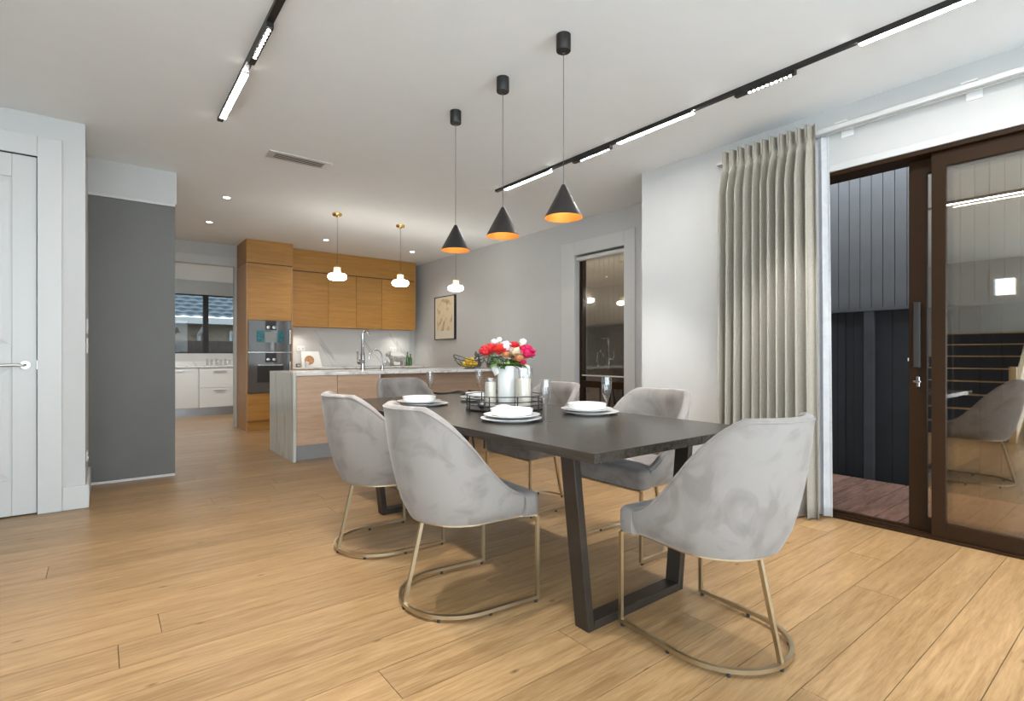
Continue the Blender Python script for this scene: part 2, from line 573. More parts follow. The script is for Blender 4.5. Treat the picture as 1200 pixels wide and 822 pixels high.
# door wall (wall_left) with its return beside the charcoal panel
DX0, DX1, DZ = -1.18, -0.353, 2.467
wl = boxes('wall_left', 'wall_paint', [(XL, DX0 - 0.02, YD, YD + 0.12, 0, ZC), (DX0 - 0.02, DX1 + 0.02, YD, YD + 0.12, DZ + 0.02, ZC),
                                       (DX1 + 0.02, -0.097, YD, YP + 0.14, 0, ZC)])
struct(wl, 'white painted wall holding the panelled door', 'wall')
struct(boxes('trim_1', 'trim_paint', [(DX0 - 0.13, DX0, YD - 0.018, YD, 0, DZ + 0.14), (DX1, DX1 + 0.13, YD - 0.018, YD, 0, DZ + 0.14),
                                      (DX0, DX1, YD - 0.018, YD, DZ, DZ + 0.14)], bevel=0.004),
       'wide flat white architrave around panelled door', 'architrave')
struct(boxes('baseboard_left', 'trim_paint', [(DX1 + 0.131, -0.075, YD - 0.022, YD, 0, 0.165), (-0.097, -0.075, YD, YP - 0.02, 0, 0.165),
                                              (XL, DX0 - 0.131, YD - 0.022, YD, 0, 0.165)], bevel=0.006),
       'white skirting wrapping the corner beside panelled door', 'skirting')

# white panelled door
d1 = thing('door_1', 'white panelled interior door with lever handle', 'door', (0, YD, 0), kind='structure')
leaf = MB()
yf, yb = 0.006, 0.046
xs = [DX0 + 0.004, DX0 + 0.13, DX1 - 0.13, DX1 - 0.004]
zs = [0.008, 0.25, 1.02, 1.16, DZ - 0.16, DZ - 0.004]
leaf.box(xs[0], xs[3], yf + 0.012, yb, zs[0], zs[5])
leaf.box(xs[0], xs[1], yf, yf + 0.012, zs[0], zs[5]); leaf.box(xs[2], xs[3], yf, yf + 0.012, zs[0], zs[5])
for za, zb in ((zs[0], zs[1]), (zs[2], zs[3]), (zs[4], zs[5])):
    leaf.box(xs[1], xs[2], yf, yf + 0.012, za, zb)
leaf.build('leaf', 'door_paint', d1, bevel=0.004)
for za, zb in ((zs[1], zs[2]), (zs[3], zs[4])):
    MB().hexa([(xs[1] + 0.015, yf + 0.012, za + 0.015), (xs[2] - 0.015, yf + 0.012, za + 0.015), (xs[2] - 0.015, yf + 0.012, zb - 0.015), (xs[1] + 0.015, yf + 0.012, zb - 0.015),
               (xs[1] + 0.05, yf + 0.003, za + 0.05), (xs[2] - 0.05, yf + 0.003, za + 0.05), (xs[2] - 0.05, yf + 0.003, zb - 0.05), (xs[1] + 0.05, yf + 0.003, zb - 0.05)]).build('panel', 'door_paint', d1, fix=True)
box('door_light_block', 'vent_dark', DX0 - 0.019, DX1 + 0.019, 0.05, 0.11, 0.0, DZ + 0.019, d1)  # unseen sheet added behind the leaf to stop light leaking round it
hx, hz = DX1 - 0.062, 1.03
hd = MB().lathe([(0.001, 0), (0.026, 0), (0.026, 0.008), (0.001, 0.009)], 20).build('handle', 'satin_nickel', d1, smooth=True, loc=(hx, yf, hz), rot=(PI / 2, 0, 0))
MB().tube([(0, 0, 0), (0, 0, 0.05), (-0.012, 0, 0.058), (-0.06, 0.002, 0.058), (-0.125, 0.0, 0.058)], 0.0095, 10).build('lever', 'satin_nickel', hd, smooth=True)
box('latch_plate', 'satin_nickel', DX1 - 0.004, DX1 - 0.001, yf - 0.001, yf + 0.02, hz - 0.03, hz + 0.03, d1)

# switches and outlet on the wall return
for zz, nm, lb in ((1.60, 'light_switch', 'upper white light switch on narrow wall return beside charcoal panel'),
                   (1.45, 'light_switch', 'lower white light switch on narrow wall return beside charcoal panel')):
    zq = zz - 0.28
    s = thing(nm, lb, 'switch', (-0.097, 5.22, zq), group='switches on the wall return')
    box('plate', 'white_plastic', 0, 0.009, -0.036, 0.036, -0.058, 0.058, s, bevel=0.003)
    box('rocker', 'trim_paint', 0.009, 0.013, -0.012, 0.012, -0.02, 0.02, s, bevel=0.002)
s = thing('power_outlet', 'white power outlet low on wall return above skirting', 'outlet', (-0.097, 5.15, 0.33))
box('plate', 'white_plastic', 0, 0.009, -0.058, 0.058, -0.036, 0.036, s, bevel=0.003)
box('rocker', 'socket_line', 0.009, 0.012, -0.03, -0.018, -0.012, 0.012, s)

# charcoal sliding panel under a white bulkhead
struct(box('wall_bulkhead', 'wall_paint', -0.097, 0.534, YP, YP + 0.14, 2.472, ZC), 'white bulkhead above charcoal sliding panel', 'wall')
d2 = thing('door_2', 'tall plain charcoal grey sliding panel under white bulkhead', 'door', (0, YP, 0), kind='structure')
box('leaf', 'charcoal_paint', -0.093, 0.523, 0.004, 0.044, 0.022, 2.446, d2, bevel=0.002)
box('head_track', 'trim_paint', -0.097, 0.523, 0.0, 0.05, 2.449, 2.4715, d2)
box('floor_guide', 'trim_paint', -0.093, 0.523, 0.002, 0.05, 0.0, 0.02, d2)

# kitchen walls
OX0, OX1, OZ = 0.25, 1.584, 2.44
wb = boxes('wall_back', 'wall_paint', [(-0.12, OX0, YB, YB + 0.12, 0, ZC), (OX0, OX1, YB, YB + 0.12, OZ, ZC), (OX1, XK, YB, YB + 0.12, 0, ZC)])
struct(wb, 'white kitchen back wall behind cabinets with scullery opening', 'wall')
struct(boxes('trim_2', 'trim_paint', [(OX0 - 0.1, OX1 + 0.03, YB - 0.015, YB, OZ, OZ + 0.13), (OX1, OX1 + 0.03, YB - 0.015, YB, 0, OZ), (OX0 - 0.1, OX0, YB - 0.015, YB, 0, OZ)], bevel=0.003),
       'white trim around scullery opening', 'architrave')
struct(box('wall_kitchen', 'wall_paint', -0.22, -0.12, YP + 0.14, YB, 0, ZC), 'white kitchen side wall behind charcoal panel', 'wall')

# scullery
SWX0, SWX1, SWZ0, SWZ1 = 0.30, 2.42, 1.125, 2.24
struct(boxes('wall_scullery', 'wall_paint', [(-0.3, SWX0, YSC, YSC + 0.12, 0, 2.5), (SWX1, 2.7, YSC, YSC + 0.12, 0, 2.5), (SWX0, SWX1, YSC, YSC + 0.12, 0, SWZ0), (SWX0, SWX1, YSC, YSC + 0.12, SWZ1, 2.5),
                                             (-0.4, -0.3, YB + 0.12, YSC + 0.12, 0, 2.6), (2.7, 2.8, YB + 0.12, YSC + 0.12, 0, 2.6)]),
       'white scullery walls around dark framed window', 'wall')
w = thing('window_1', 'dark framed scullery window looking at tiled roof', 'window', (0, YSC, 0), kind='structure')
boxes('frame', 'frame_black', [(SWX0, SWX1, 0.05, 0.11, SWZ0, SWZ0 + 0.02), (SWX0, SWX1, 0.05, 0.11, SWZ1 - 0.02, SWZ1), (SWX0, SWX0 + 0.05, 0.05, 0.11, SWZ0 + 0.02, SWZ1 - 0.02), (SWX1 - 0.05, SWX1, 0.05, 0.11, SWZ0 + 0.02, SWZ1 - 0.02)], w)
box('mullion', 'frame_black', 1.51, 1.60, 0.04, 0.11, SWZ0 + 0.02, SWZ1 - 0.02, w)
box('pane', 'pane_clear', SWX0 + 0.05, 1.51, 0.075, 0.08, SWZ0 + 0.02, SWZ1 - 0.02, w)
box('pane', 'pane_clear', 1.60, SWX1 - 0.05, 0.075, 0.08, SWZ0 + 0.02, SWZ1 - 0.02, w)

# sliding door wall
GY0, GY1, GZ = -0.42, 1.95, 2.336
wr = boxes('wall_right', 'wall_paint', [(XR, XR + 0.2, GY1, YS, 0, ZC), (XR, XR + 0.2, GY0, GY1, GZ, ZC), (XR, XR + 0.2, YR, GY0, 0, ZC), (XR + 0.2, XK + 0.15, YS - 0.14, YS, 0, ZC)])
struct(wr, 'white wall around bronze sliding door', 'wall')
struct(boxes('trim_3', 'trim_paint', [(XR - 0.012, XR, GY0 - 0.05, GY1 + 0.05, GZ, GZ + 0.045)], bevel=0.003), 'thin white trim along head of sliding door', 'trim')
WY0, WY1, WZ0, WZ1 = 3.847, 4.628, 0.12, 2.33
wk = boxes('wall_side', 'wall_paint', [(XK, XK + 0.15, YS, WY0, 0, ZC), (XK, XK + 0.15, WY1, YB + 0.12, 0, ZC), (XK, XK + 0.15, WY0, WY1, 0, WZ0), (XK, XK + 0.15, WY0, WY1, WZ1, ZC)])
struct(wk, 'white kitchen side wall with narrow window and picture', 'wall')
struct(boxes('trim_4', 'trim_paint', [(XK - 0.02, XK, WY0 - 0.155, WY0, 0, WZ1 + 0.17), (XK - 0.02, XK, WY1, WY1 + 0.24, 0, WZ1 + 0.17), (XK - 0.02, XK, WY0, WY1, WZ1, WZ1 + 0.17), (XK - 0.02, XK, WY0, WY1, WZ0 - 0.12, WZ0)], bevel=0.004),
       'wide white trim around narrow kitchen window', 'architrave')
struct(boxes('baseboard_side', 'trim_paint', [(XK - 0.018, XK, YS, WY0 - 0.156, 0, 0.16), (XK - 0.018, XK, WY1 + 0.241, 5.56, 0, 0.16), (XR - 0.018, XR, GY1 + 0.02, YS, 0, 0.16)], bevel=0.004),
       'white skirting along window side walls', 'skirting')
w = thing('window_2', 'tall narrow bronze framed kitchen window', 'window', (XK, 0, 0), kind='structure')
boxes('frame', 'frame_bronze', [(0.07, 0.13, WY0, WY0 + 0.035, WZ0, WZ1), (0.07, 0.13, WY1 - 0.06, WY1, WZ0, WZ1), (0.07, 0.13, WY0 + 0.035, WY1 - 0.06, WZ0, WZ0 + 0.05), (0.07, 0.13, WY0 + 0.035, WY1 - 0.06, WZ1 - 0.05, WZ1)], w, bevel=0.003)
box('transom', 'frame_bronze', 0.065, 0.135, WY0 + 0.035, WY1 - 0.06, 0.70, 0.78, w, bevel=0.003)
box('pane', 'pane_bronze', 0.098, 0.102, WY0 + 0.035, WY1 - 0.06, 0.78, WZ1 - 0.05, w)
box('pane', 'pane_bronze', 0.098, 0.102, WY0 + 0.035, WY1 - 0.06, WZ0 + 0.05, 0.70, w)

# rear and far left walls of the room, with big unseen windows added to light it
RW = (-3.9, 3.5, 0.08, 2.6)
struct(boxes('wall_rear', 'wall_paint', [(XL, RW[0], YR - 0.15, YR, 0, ZC), (RW[1], XR + 0.2, YR - 0.15, YR, 0, ZC), (RW[0], RW[1], YR - 0.15, YR, 0, RW[2]), (RW[0], RW[1], YR - 0.15, YR, RW[3], ZC)]),
       'white wall with added daylight window opposite the kitchen', 'wall')
w = thing('window_3', 'wide white framed window added for daylight opposite the kitchen', 'window', (0, YR - 0.1, 0), kind='structure')
boxes('frame', 'trim_paint', [(RW[0], RW[1], 0, 0.05, RW[2], RW[2] + 0.05), (RW[0], RW[1], 0, 0.05, RW[3] - 0.05, RW[3])] +
      [(RW[0] + k * (RW[1] - RW[0] - 0.05) / 4, RW[0] + k * (RW[1] - RW[0] - 0.05) / 4 + 0.05, 0, 0.05, RW[2] + 0.05, RW[3] - 0.05) for k in range(5)], w)
LW = (1.73, 2.0, 2.13, 2.42)
LV = (-3.0, 0.8, 0.08, 2.6)  # unseen left-hand opening, added to let in more daylight
struct(boxes('wall_stair', 'wall_paint', [(XL - 0.15, XL, YR, LV[0], 0, ZC), (XL - 0.15, XL, LV[0], LV[1], 0, LV[2]), (XL - 0.15, XL, LV[0], LV[1], LV[3], ZC),
                                          (XL - 0.15, XL, LV[1], LW[0], 0, ZC), (XL - 0.15, XL, LW[0], LW[1], 0, LW[2]), (XL - 0.15, XL, LW[0], LW[1], LW[3], ZC), (XL - 0.15, XL, LW[1], YD + 0.12, 0, ZC)]),
       'white wall at the top of the stairs with small window', 'wall')
w = thing('window_4', 'small white framed window above the stairs', 'window', (XL, 0, 0), kind='structure')
boxes('frame', 'trim_paint', [(-0.02, 0.015, LW[0] - 0.06, LW[0], LW[2] - 0.06, LW[3] + 0.06), (-0.02, 0.015, LW[1], LW[1] + 0.06, LW[2] - 0.06, LW[3] + 0.06), (-0.02, 0.015, LW[0], LW[1], LW[2] - 0.06, LW[2]), (-0.02, 0.015, LW[0], LW[1], LW[3], LW[3] + 0.06)], w)

# ------------------------------------------------------------------ sliding door
sd = thing('door_3', 'bronze aluminium sliding glass door to the deck, partly open', 'door', (0, 0, 0), kind='structure')
boxes('frame', 'frame_bronze', [(XR + 0.0, XR + 0.19, GY0, GY1, GZ - 0.028, GZ), (XR + 0.0, XR + 0.19, GY0, GY0 + 0.035, 0.012, GZ - 0.028), (XR + 0.0, XR + 0.19, GY1 - 0.035, GY1, 0.012, GZ - 0.028)], sd, bevel=0.002)
boxes('sill', 'frame_bronze', [(XR - 0.002, XR + 0.19, GY0, GY1, -0.05, 0.012), (XR + 0.045, XR + 0.052, GY0 + 0.035, GY1 - 0.035, 0.012, 0.02), (XR + 0.118, XR + 0.125, GY0 + 0.035, GY1 - 0.035, 0.012, 0.02)], sd, bevel=0.001)


def slider(xc, y0, y1, st):
    z0, z1 = 0.014, GZ - 0.03
    h = 0.018
    p_ = boxes('door_panel', 'frame_bronze', [(xc - h, xc + h, y0, y0 + st, z0, z1), (xc - h, xc + h, y1 - st, y1, z0, z1),
                                              (xc - h, xc + h, y0 + st, y1 - st, z0, z0 + 0.085), (xc - h, xc + h, y0 + st, y1 - st, z1 - 0.09, z1)], sd, bevel=0.002)
    box('pane', 'pane_bronze', xc - 0.004, xc + 0.004, y0 + st, y1 - st, z0 + 0.085, z1 - 0.09, p_)
    return p_


pa = slider(XR + 0.122, -0.25, 1.054, 0.09)
pb = slider(XR + 0.05, -0.38, 0.924, 0.068)
hx0 = XR + 0.122 - 0.018
boxes('handle', 'frame_black', [(hx0 - 0.045, hx0 - 0.012, 0.985, 1.022, 1.02, 1.425), (hx0 - 0.012, hx0, 0.99, 1.017, 1.05, 1.09), (hx0 - 0.012, hx0, 0.99, 1.017, 1.355, 1.395)], pa, bevel=0.004)
lk = boxes('lock', 'chrome', [(hx0 - 0.012, hx0, 0.995, 1.015, 0.90, 0.965)], pa, bevel=0.004)
box('thumb_turn', 'chrome', hx0 - 0.03, hx0 - 0.012, 0.985, 1.025, 0.928, 0.94, lk, bevel=0.003)
box('strike', 'white_plastic', XR + 0.115, XR + 0.13, 1.055, 1.063, 1.06, 1.08, pa)

# ------------------------------------------------------------------ outside
tag(boxes('bounce_patio', 'bounce_paving', [(-16, 8, -18, YR - 0.151, -0.3, -0.05), (-16, XL - 0.151, YR - 0.151, 4.8, -0.3, -0.05)]), 'added pale paving bouncing daylight in through the big windows', 'bounce_patio', kind='structure')  # unseen pale paving added to throw skylight up to the ceiling
tag(boxes('ground', 'ground', [(XK - 0.6, 30, -3, 30, -0.6, -0.45), (-12, XK - 0.6, YSC + 0.4, 30, -0.6, -0.45)]), 'bare ground around the house', 'ground', kind='structure')
deck = thing('deck', 'weathered red-brown timber deck outside sliding door', 'deck', (0, 0, -0.03))
box('joist', 'frame_black', XR + 0.25, 5.5, -1.2, 2.85, -0.2, -0.026, deck)
for i in range(29):
    yy = -1.2 + i * 0.14
    box('board', 'deck_timber', -0.67, 0.67, 0.003, 0.137, -0.025, 0.0, deck, bevel=0.003).location = (4.80, yy, 0)
fence = thing('timber_fence', 'black stained vertical board fence beside the deck', 'fence', (5.56, 0, -0.45))
edges = [-1.5]
rf = random.Random(5)
known = [1.462, 1.591, 1.739, 1.814, 1.898, 1.963, 2.033]
while edges[-1] < 1.2:
    edges.append(edges[-1] + rf.uniform(0.125, 0.15))
edges += known
while edges[-1] < 7.4:
    edges.append(edges[-1] + rf.uniform(0.125, 0.16))
for a, bb in zip(edges, edges[1:]):
    MB().box(0, 0.022, 0.002, bb - a - 0.002, 0, 1.95).build('board', 'black_fence', fence, loc=(rf.uniform(0, 0.006), a, 0))
for yy in (-0.7, 0.55, 1.72, 3.0, 4.25, 5.5, 6.75):
    box('post', 'black_post', -0.045, -0.002, 0, 0.078, 0, 1.95, fence).location = (0, yy, 0)
box('top_rail', 'flashing', -0.05, 0.05, -1.5, 7.4, 1.951, 1.98, fence)
nb = thing('neighbour_wall', 'grey vertical board wall of the next building above black fence', 'building', (5.66, 0, -0.45))
box('core', 'frame_black', 0.02, 0.3, -3.0, 8.0, 0, 6.0, nb)
yy = -3.0
k = 0
sm = MB().box(0, 0.02, 0.0025, 0.0895, 1.7, 6.0)
cb = None
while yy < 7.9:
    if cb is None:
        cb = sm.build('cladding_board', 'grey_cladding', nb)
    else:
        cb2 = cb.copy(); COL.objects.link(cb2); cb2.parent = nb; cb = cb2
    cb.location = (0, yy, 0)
    if yy > 3.1 and cb.data.materials[0] != MATS['cladding_glass_tint']:
        cb.data = cb.data.copy(); cb.data.materials[0] = MATS['cladding_glass_tint']
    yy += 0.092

# house beyond the scullery
nh = thing('neighbour_house', 'brick house with blue-grey tiled roof behind scullery window', 'house', (0, 15.8, -0.45))
box('wall', 'brick', -4.5, 9.0, 0.35, 3.5, 0, 2.45, nh)
rowsv = []
nx = 260
for r_ in range(22):
    for e_ in (0, 1):
        s_ = (r_ + e_) * 0.19
        zz = 2.50 + (r_ + e_) * 0.115 + (0.0 if e_ else 0.035)
        if e_:
            zz = 2.50 + (r_ + 1) * 0.115 + 0.0
        rowsv.append([(-4.8 + 13.8 * i / nx, s_, zz + 0.03 * abs(math.sin(PI * (-4.8 + 13.8 * i / nx) / 0.3 + (r_ % 2) * PI / 2))) for i in range(nx + 1)])
tag(MB().grid(rowsv).build('roof', 'roof_tile', nh, smooth=40), kind='stuff')
box('fascia', 'gutter_white', -4.8, 9.0, -0.06, -0.005, 2.36, 2.52, nh)
box('soffit', 'gutter_white', -4.8, 9.0, -0.004, 0.35, 2.36, 2.38, nh)
MB().tube([(2.12, 0.02, 2.36), (2.12, 0.02, 2.3), (2.02, 0.2, 2.12), (2.02, 0.3, 2.05), (2.02, 0.3, 0)], 0.045, 10).build('downpipe', 'gutter_white', nh, smooth=True)
for xa, xb in ((0.2, 1.15), (2.75, 3.6)):
    wn = box('window_frame', 'gutter_white', xa, xb, 0.31, 0.349, 1.1, 2.2, nh)
    box('pane', 'house_pane', xa + 0.06, (xa + xb) / 2 - 0.03, 0.30, 0.309, 1.16, 2.14, wn)
    box('pane', 'house_pane', (xa + xb) / 2 + 0.03, xb - 0.06, 0.30, 0.309, 1.16, 2.14, wn)
gf = thing('garden_fence', 'dark brown board fence outside scullery window', 'fence', (0, 13.4, -0.45))
for i in range(36):
    box('board', 'fence_brown', 0.003, 0.147, 0, 0.02, 0, 1.86, gf).location = (-2.0 + i * 0.15, (i % 2) * 0.006, 0)
box('rail', 'fence_brown', -2.0, 3.4, 0.028, 0.07, 1.5, 1.58, gf)
gp = thing('garden_shed', 'black garden shed side standing against brown board fence', 'shed', (0.55, 12.6, -0.45))
box('body', 'frame_black', -0.5, 0.72, -0.3, 0.4, 0, 1.72, gp)
box('roof', 'dark_box', -0.53, 0.75, -0.33, 0.43, 1.721, 1.78, gp)

# ------------------------------------------------------------------ staircase on the left (seen reflected in the glass)
st = thing('staircase', 'navy carpeted stairs with pale timber nosings rising to landing', 'staircase', (-1.2, 0, 0))
for k in range(8):
    zt = 0.18 * (k + 1)
    x1 = -0.25 * k
    x0 = x1 - 0.25 if k < 7 else XL + 1.22
    box('step', 'carpet_navy', x0, x1, 1.32, 2.5, zt - 0.18 if k else 0.0, zt, st)
    box('nosing', 'pine_nosing', x1 - 0.02, x1 + 0.018, 1.32, 2.5, zt - 0.012, zt + 0.008, st)
MB().hexa([(0.12, 1.26, 0.02), (0.12, 1.31, 0.02), (-1.9, 1.31, 1.1), (-1.9, 1.26, 1.1),
           (0.12, 1.26, 0.62), (0.12, 1.31, 0.62), (-1.9, 1.31, 2.05), (-1.9, 1.26, 2.05)]).build('balustrade', 'petal_cream', st, fix=True)
box('newel_post', 'pine_nosing', 0.125, 0.2, 1.25, 1.32, 0, 0.95, st, bevel=0.004)

# ------------------------------------------------------------------ tall oven cabinet
TX0, TX1, TY = 1.615, 2.25, 8.211
tall = thing('oven_tower', 'tall oak oven cabinet with two stacked built-in ovens', 'cabinet', (TX0, TY, 0))
W_ = TX1 - TX0
boxes('body', 'oak_veneer_upright', [(0, 0.02, 0.0, 0.655, 0.0, 2.42), (W_ - 0.02, W_, 0, 0.655, 0.15, 2.42), (0.02, W_ - 0.02, 0.3, 0.655, 0.15, 2.42), (0.02, W_ - 0.02, 0.02, 0.3, 2.38, 2.42), (0.02, W_ - 0.02, 0.02, 0.3, 0.15, 0.17)], tall)
box('shadow_gap', 'cabinet_shadow_gap', 0.006, W_ - 0.0, 0.012, 0.655, 2.42, 2.43, tall)
box('top_panel', 'oak_veneer', 0, W_, 0.0, 0.655, 2.43, ZC - 0.002, tall)
box('upper_door', 'oak_veneer', 0.022, W_ - 0.022, 0.0, 0.02, 1.604, 2.415, tall, bevel=0.001)
for nm, za, zb, kz in (('oven', 1.142, 1.60, 1.50), ('oven', 0.545, 1.13, 1.03)):
    ov = box(nm, 'oven_glass', 0.022, W_ - 0.022, -0.012, 0.28, za, zb, tall, bevel=0.002)
    for kx in (0.285, 0.365):
        MB().lathe([(0.001, 0), (0.024, 0), (0.022, 0.02), (0.001, 0.021)], 16).build('knob', 'chrome', ov, smooth=True, loc=(kx, -0.017, kz), rot=(PI / 2, 0, 0))
    box('control_plate', 'frame_black', 0.25, 0.40, -0.016, -0.0125, kz - 0.04, zb - 0.003, ov)
    boxes('handle', 'steel', [(W_ - 0.062, W_ - 0.04, -0.055, -0.04, zb - 0.34, zb - 0.13), (W_ - 0.058, W_ - 0.044, -0.04, -0.012, zb - 0.33, zb - 0.31), (W_ - 0.058, W_ - 0.044, -0.04, -0.012, zb - 0.16, zb - 0.14)], ov, bevel=0.002)
    if kz > 1.2:
        box('front_patch', 'oven_reflection', 0.13, 0.235, -0.0155, -0.0125, 1.28, 1.45, ov)  # these two patches are painted reflections on the oven glass
        box('front_patch', 'oven_reflection', 0.42, 0.50, -0.0155, -0.0125, 1.28, 1.45, ov)
        box('display_glass', 'oven_display', 0.25, 0.40, -0.0155, -0.0125, 1.28, 1.43, ov)
    else:
        box('oven_window', 'oven_cavity', 0.14, 0.50, -0.0155, -0.0125, 0.70, 0.95, ov)
        box('rack_bar', 'steel', 0.15, 0.49, -0.018, -0.016, 0.945, 0.955, ov)
box('divider', 'steel', 0.022, W_ - 0.022, -0.014, 0.1, 1.131, 1.141, tall)
dr = box('drawer', 'oak_veneer', 0.022, W_ - 0.022, 0, 0.02, 0.15, 0.54, tall, bevel=0.001)
box('drawer_pull', 'brass_bright', 0.30, 0.46, -0.008, 0.0, 0.478, 0.505, dr, bevel=0.002)
box('kick_board', 'oak_veneer', 0.02, W_, 0.05, 0.07, 0.0, 0.149, tall)

# ------------------------------------------------------------------ upper cabinets, one thing per door
UY = 8.52
ux = [2.252, 2.888, 3.352, 3.808, 4.43]
lb = ['oak wall cabinet against the oven tower', 'narrow oak wall cabinet next but one from the oven tower', 'narrow oak wall cabinet above the tall mixer tap', 'oak wall cabinet at the end nearest the picture wall']
for i in range(4):
    c = thing('wall_cabinet', lb[i], 'cabinet', (ux[i], UY, 1.55), group='oak wall cabinets')
    w_ = ux[i + 1] - ux[i]
    box('body', 'oak_veneer_upright', 0.0005, w_ - 0.0005, 0.021, 0.349, 0.0, 0.862, c)
    box('door', 'oak_veneer', 0.002, w_ - 0.002, 0.0, 0.02, -0.004, 0.858, c, bevel=0.001)
bk = thing('cabinet_bulkhead', 'oak fascia panel between wall cabinets and ceiling', 'panel', (2.252, UY, 2.413))
box('recess', 'cabinet_shadow_gap', 0.0, 2.178, 0.012, 0.349, 0, 0.012, bk)
box('fascia', 'oak_veneer', 0.0, 2.178, 0.0, 0.349, 0.012, ZC - 2.413 - 0.002, bk)
ce = box('end_panel', 'oak_veneer_upright', 4.4305, 4.46, UY, YB - 0.001, 1.545, ZC - 0.002)
tag(ce, 'slim oak end panel closing row of wall cabinets', 'panel')
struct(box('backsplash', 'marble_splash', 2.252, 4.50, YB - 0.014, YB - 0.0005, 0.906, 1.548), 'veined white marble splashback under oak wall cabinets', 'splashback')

# back bench
bb_ = thing('back_bench', 'oak base cabinets with pale stone top along splashback', 'cabinet', (2.252, 8.28, 0))
XW = 4.61 - 2.252
box('worktop', 'marble_top', 0, XW, -0.02, 0.574, 0.872, 0.903, bb_, bevel=0.003)
box('body', 'oak_veneer_upright', 0.001, XW, 0.021, 0.57, 0.12, 0.871, bb_)
for i in range(4):
    dd_ = box('drawer', 'oak_veneer', 0.003 + i * XW / 4, (i + 1) * XW / 4 - 0.003, 0.0, 0.02, 0.12, 0.86, bb_, bevel=0.001)
box('kick_board', 'kick_steel', 0.001, XW, 0.06, 0.08, 0, 0.119, bb_)

# ------------------------------------------------------------------ island
IX0, IY0, IY1, IZ = 1.53, 5.571, 6.525, 0.913
isl = thing('kitchen_island', 'kitchen island with marble waterfall end and oak doors', 'island', (IX0, IY0, 0))
IW = XK - 0.004 - IX0
box('worktop', 'marble_top', 0.0305, IW, 0, IY1 - IY0, IZ - 0.03, IZ, isl, bevel=0.002)
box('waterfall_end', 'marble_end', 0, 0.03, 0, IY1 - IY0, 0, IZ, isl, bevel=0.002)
box('body', 'oak_veneer_upright', 0.031, 0.934, 0.041, IY1 - IY0 - 0.03, 0.16, IZ - 0.031, isl)
box('body', 'oak_veneer_pale', 0.96, IW, 0.40, IY1 - IY0 - 0.03, 0.0, IZ - 0.031, isl)
box('side_panel', 'porcelain_grey', 0.935, 0.955, 0.02, IY1 - IY0 - 0.03, 0.0, IZ - 0.031, isl)
box('door', 'oak_veneer_pale', 0.034, 0.457, 0.02, 0.04, 0.162, IZ - 0.034, isl, bevel=0.001)
box('door', 'oak_veneer_pale', 0.463, 0.932, 0.02, 0.04, 0.162, IZ - 0.034, isl, bevel=0.001)
box('kick_board', 'kick_steel', 0.031, 0.934, 0.075, 0.09, 0, 0.159, isl)

# taps
t1 = thing('mixer_tap', 'tall chrome mixer tap with side lever on island', 'tap', (2.50, 6.15, IZ))
MB().lathe([(0.001, 0), (0.034, 0), (0.034, 0.01), (0.026, 0.014), (0.026, 0.20), (0.02, 0.215), (0.018, 0.43), (0.001, 0.432)], 18).build('body', 'chrome', t1, smooth=True)
MB().tube([(0, 0, 0.43), (0.0, 0.0, 0.46), (0.02, 0.015, 0.475), (0.09, 0.06, 0.472), (0.11, 0.075, 0.455), (0.112, 0.077, 0.43)], 0.013, 10).build('spout', 'chrome', t1, smooth=True)
MB().tube([(0, 0, 0.10), (-0.06, -0.04, 0.105), (-0.085, -0.055, 0.12), (-0.09, -0.057, 0.24)], 0.011, 10).build('lever', 'chrome', t1, smooth=True)
MB().lathe([(0.001, 0), (0.03, 0.0), (0.03, 0.05), (0.001, 0.05)], 14).build('knob', 'chrome', t1, smooth=True, loc=(-0.02, -0.013, 0.1), rot=(0, -PI / 2, 0.6))
t2 = thing('filter_tap', 'small gooseneck chrome filter tap beside mixer tap', 'tap', (2.76, 6.17, IZ))
MB().lathe([(0.001, 0), (0.026, 0), (0.024, 0.05), (0.014, 0.06), (0.001, 0.061)], 16).build('body', 'chrome', t2, smooth=True)
MB().tube([(0, 0, 0.05), (0, 0, 0.16)] + [(-0.085 + 0.085 * math.cos(a * PI / 10), 0.0, 0.16 + 0.085 * math.sin(a * PI / 10)) for a in range(1, 11)] + [(-0.172, 0, 0.13)], 0.009, 10).build('spout', 'chrome', t2, smooth=True)
MB().tube([(0, 0, 0.05), (0.04, 0.0, 0.09), (0.05, 0, 0.13)], 0.007, 8).build('lever', 'chrome', t2, smooth=True)

# wire fruit bowl with lemons
fb = thing('fruit_bowl', 'black wire fruit bowl with upswept end on island', 'bowl', (3.93, 5.95, IZ))
n = 40


def bowl_pt(a, f):
    rx, ry = 0.245, 0.15
    lift = 0.10 + 0.075 * abs(math.cos(a)) ** 2
    rr_ = math.sin(f * PI / 2)
    zz_ = 0.012 + lift * (1 - math.cos(f * PI / 2))
    return (rx * rr_ * math.cos(a), ry * rr_ * math.sin(a), zz_)


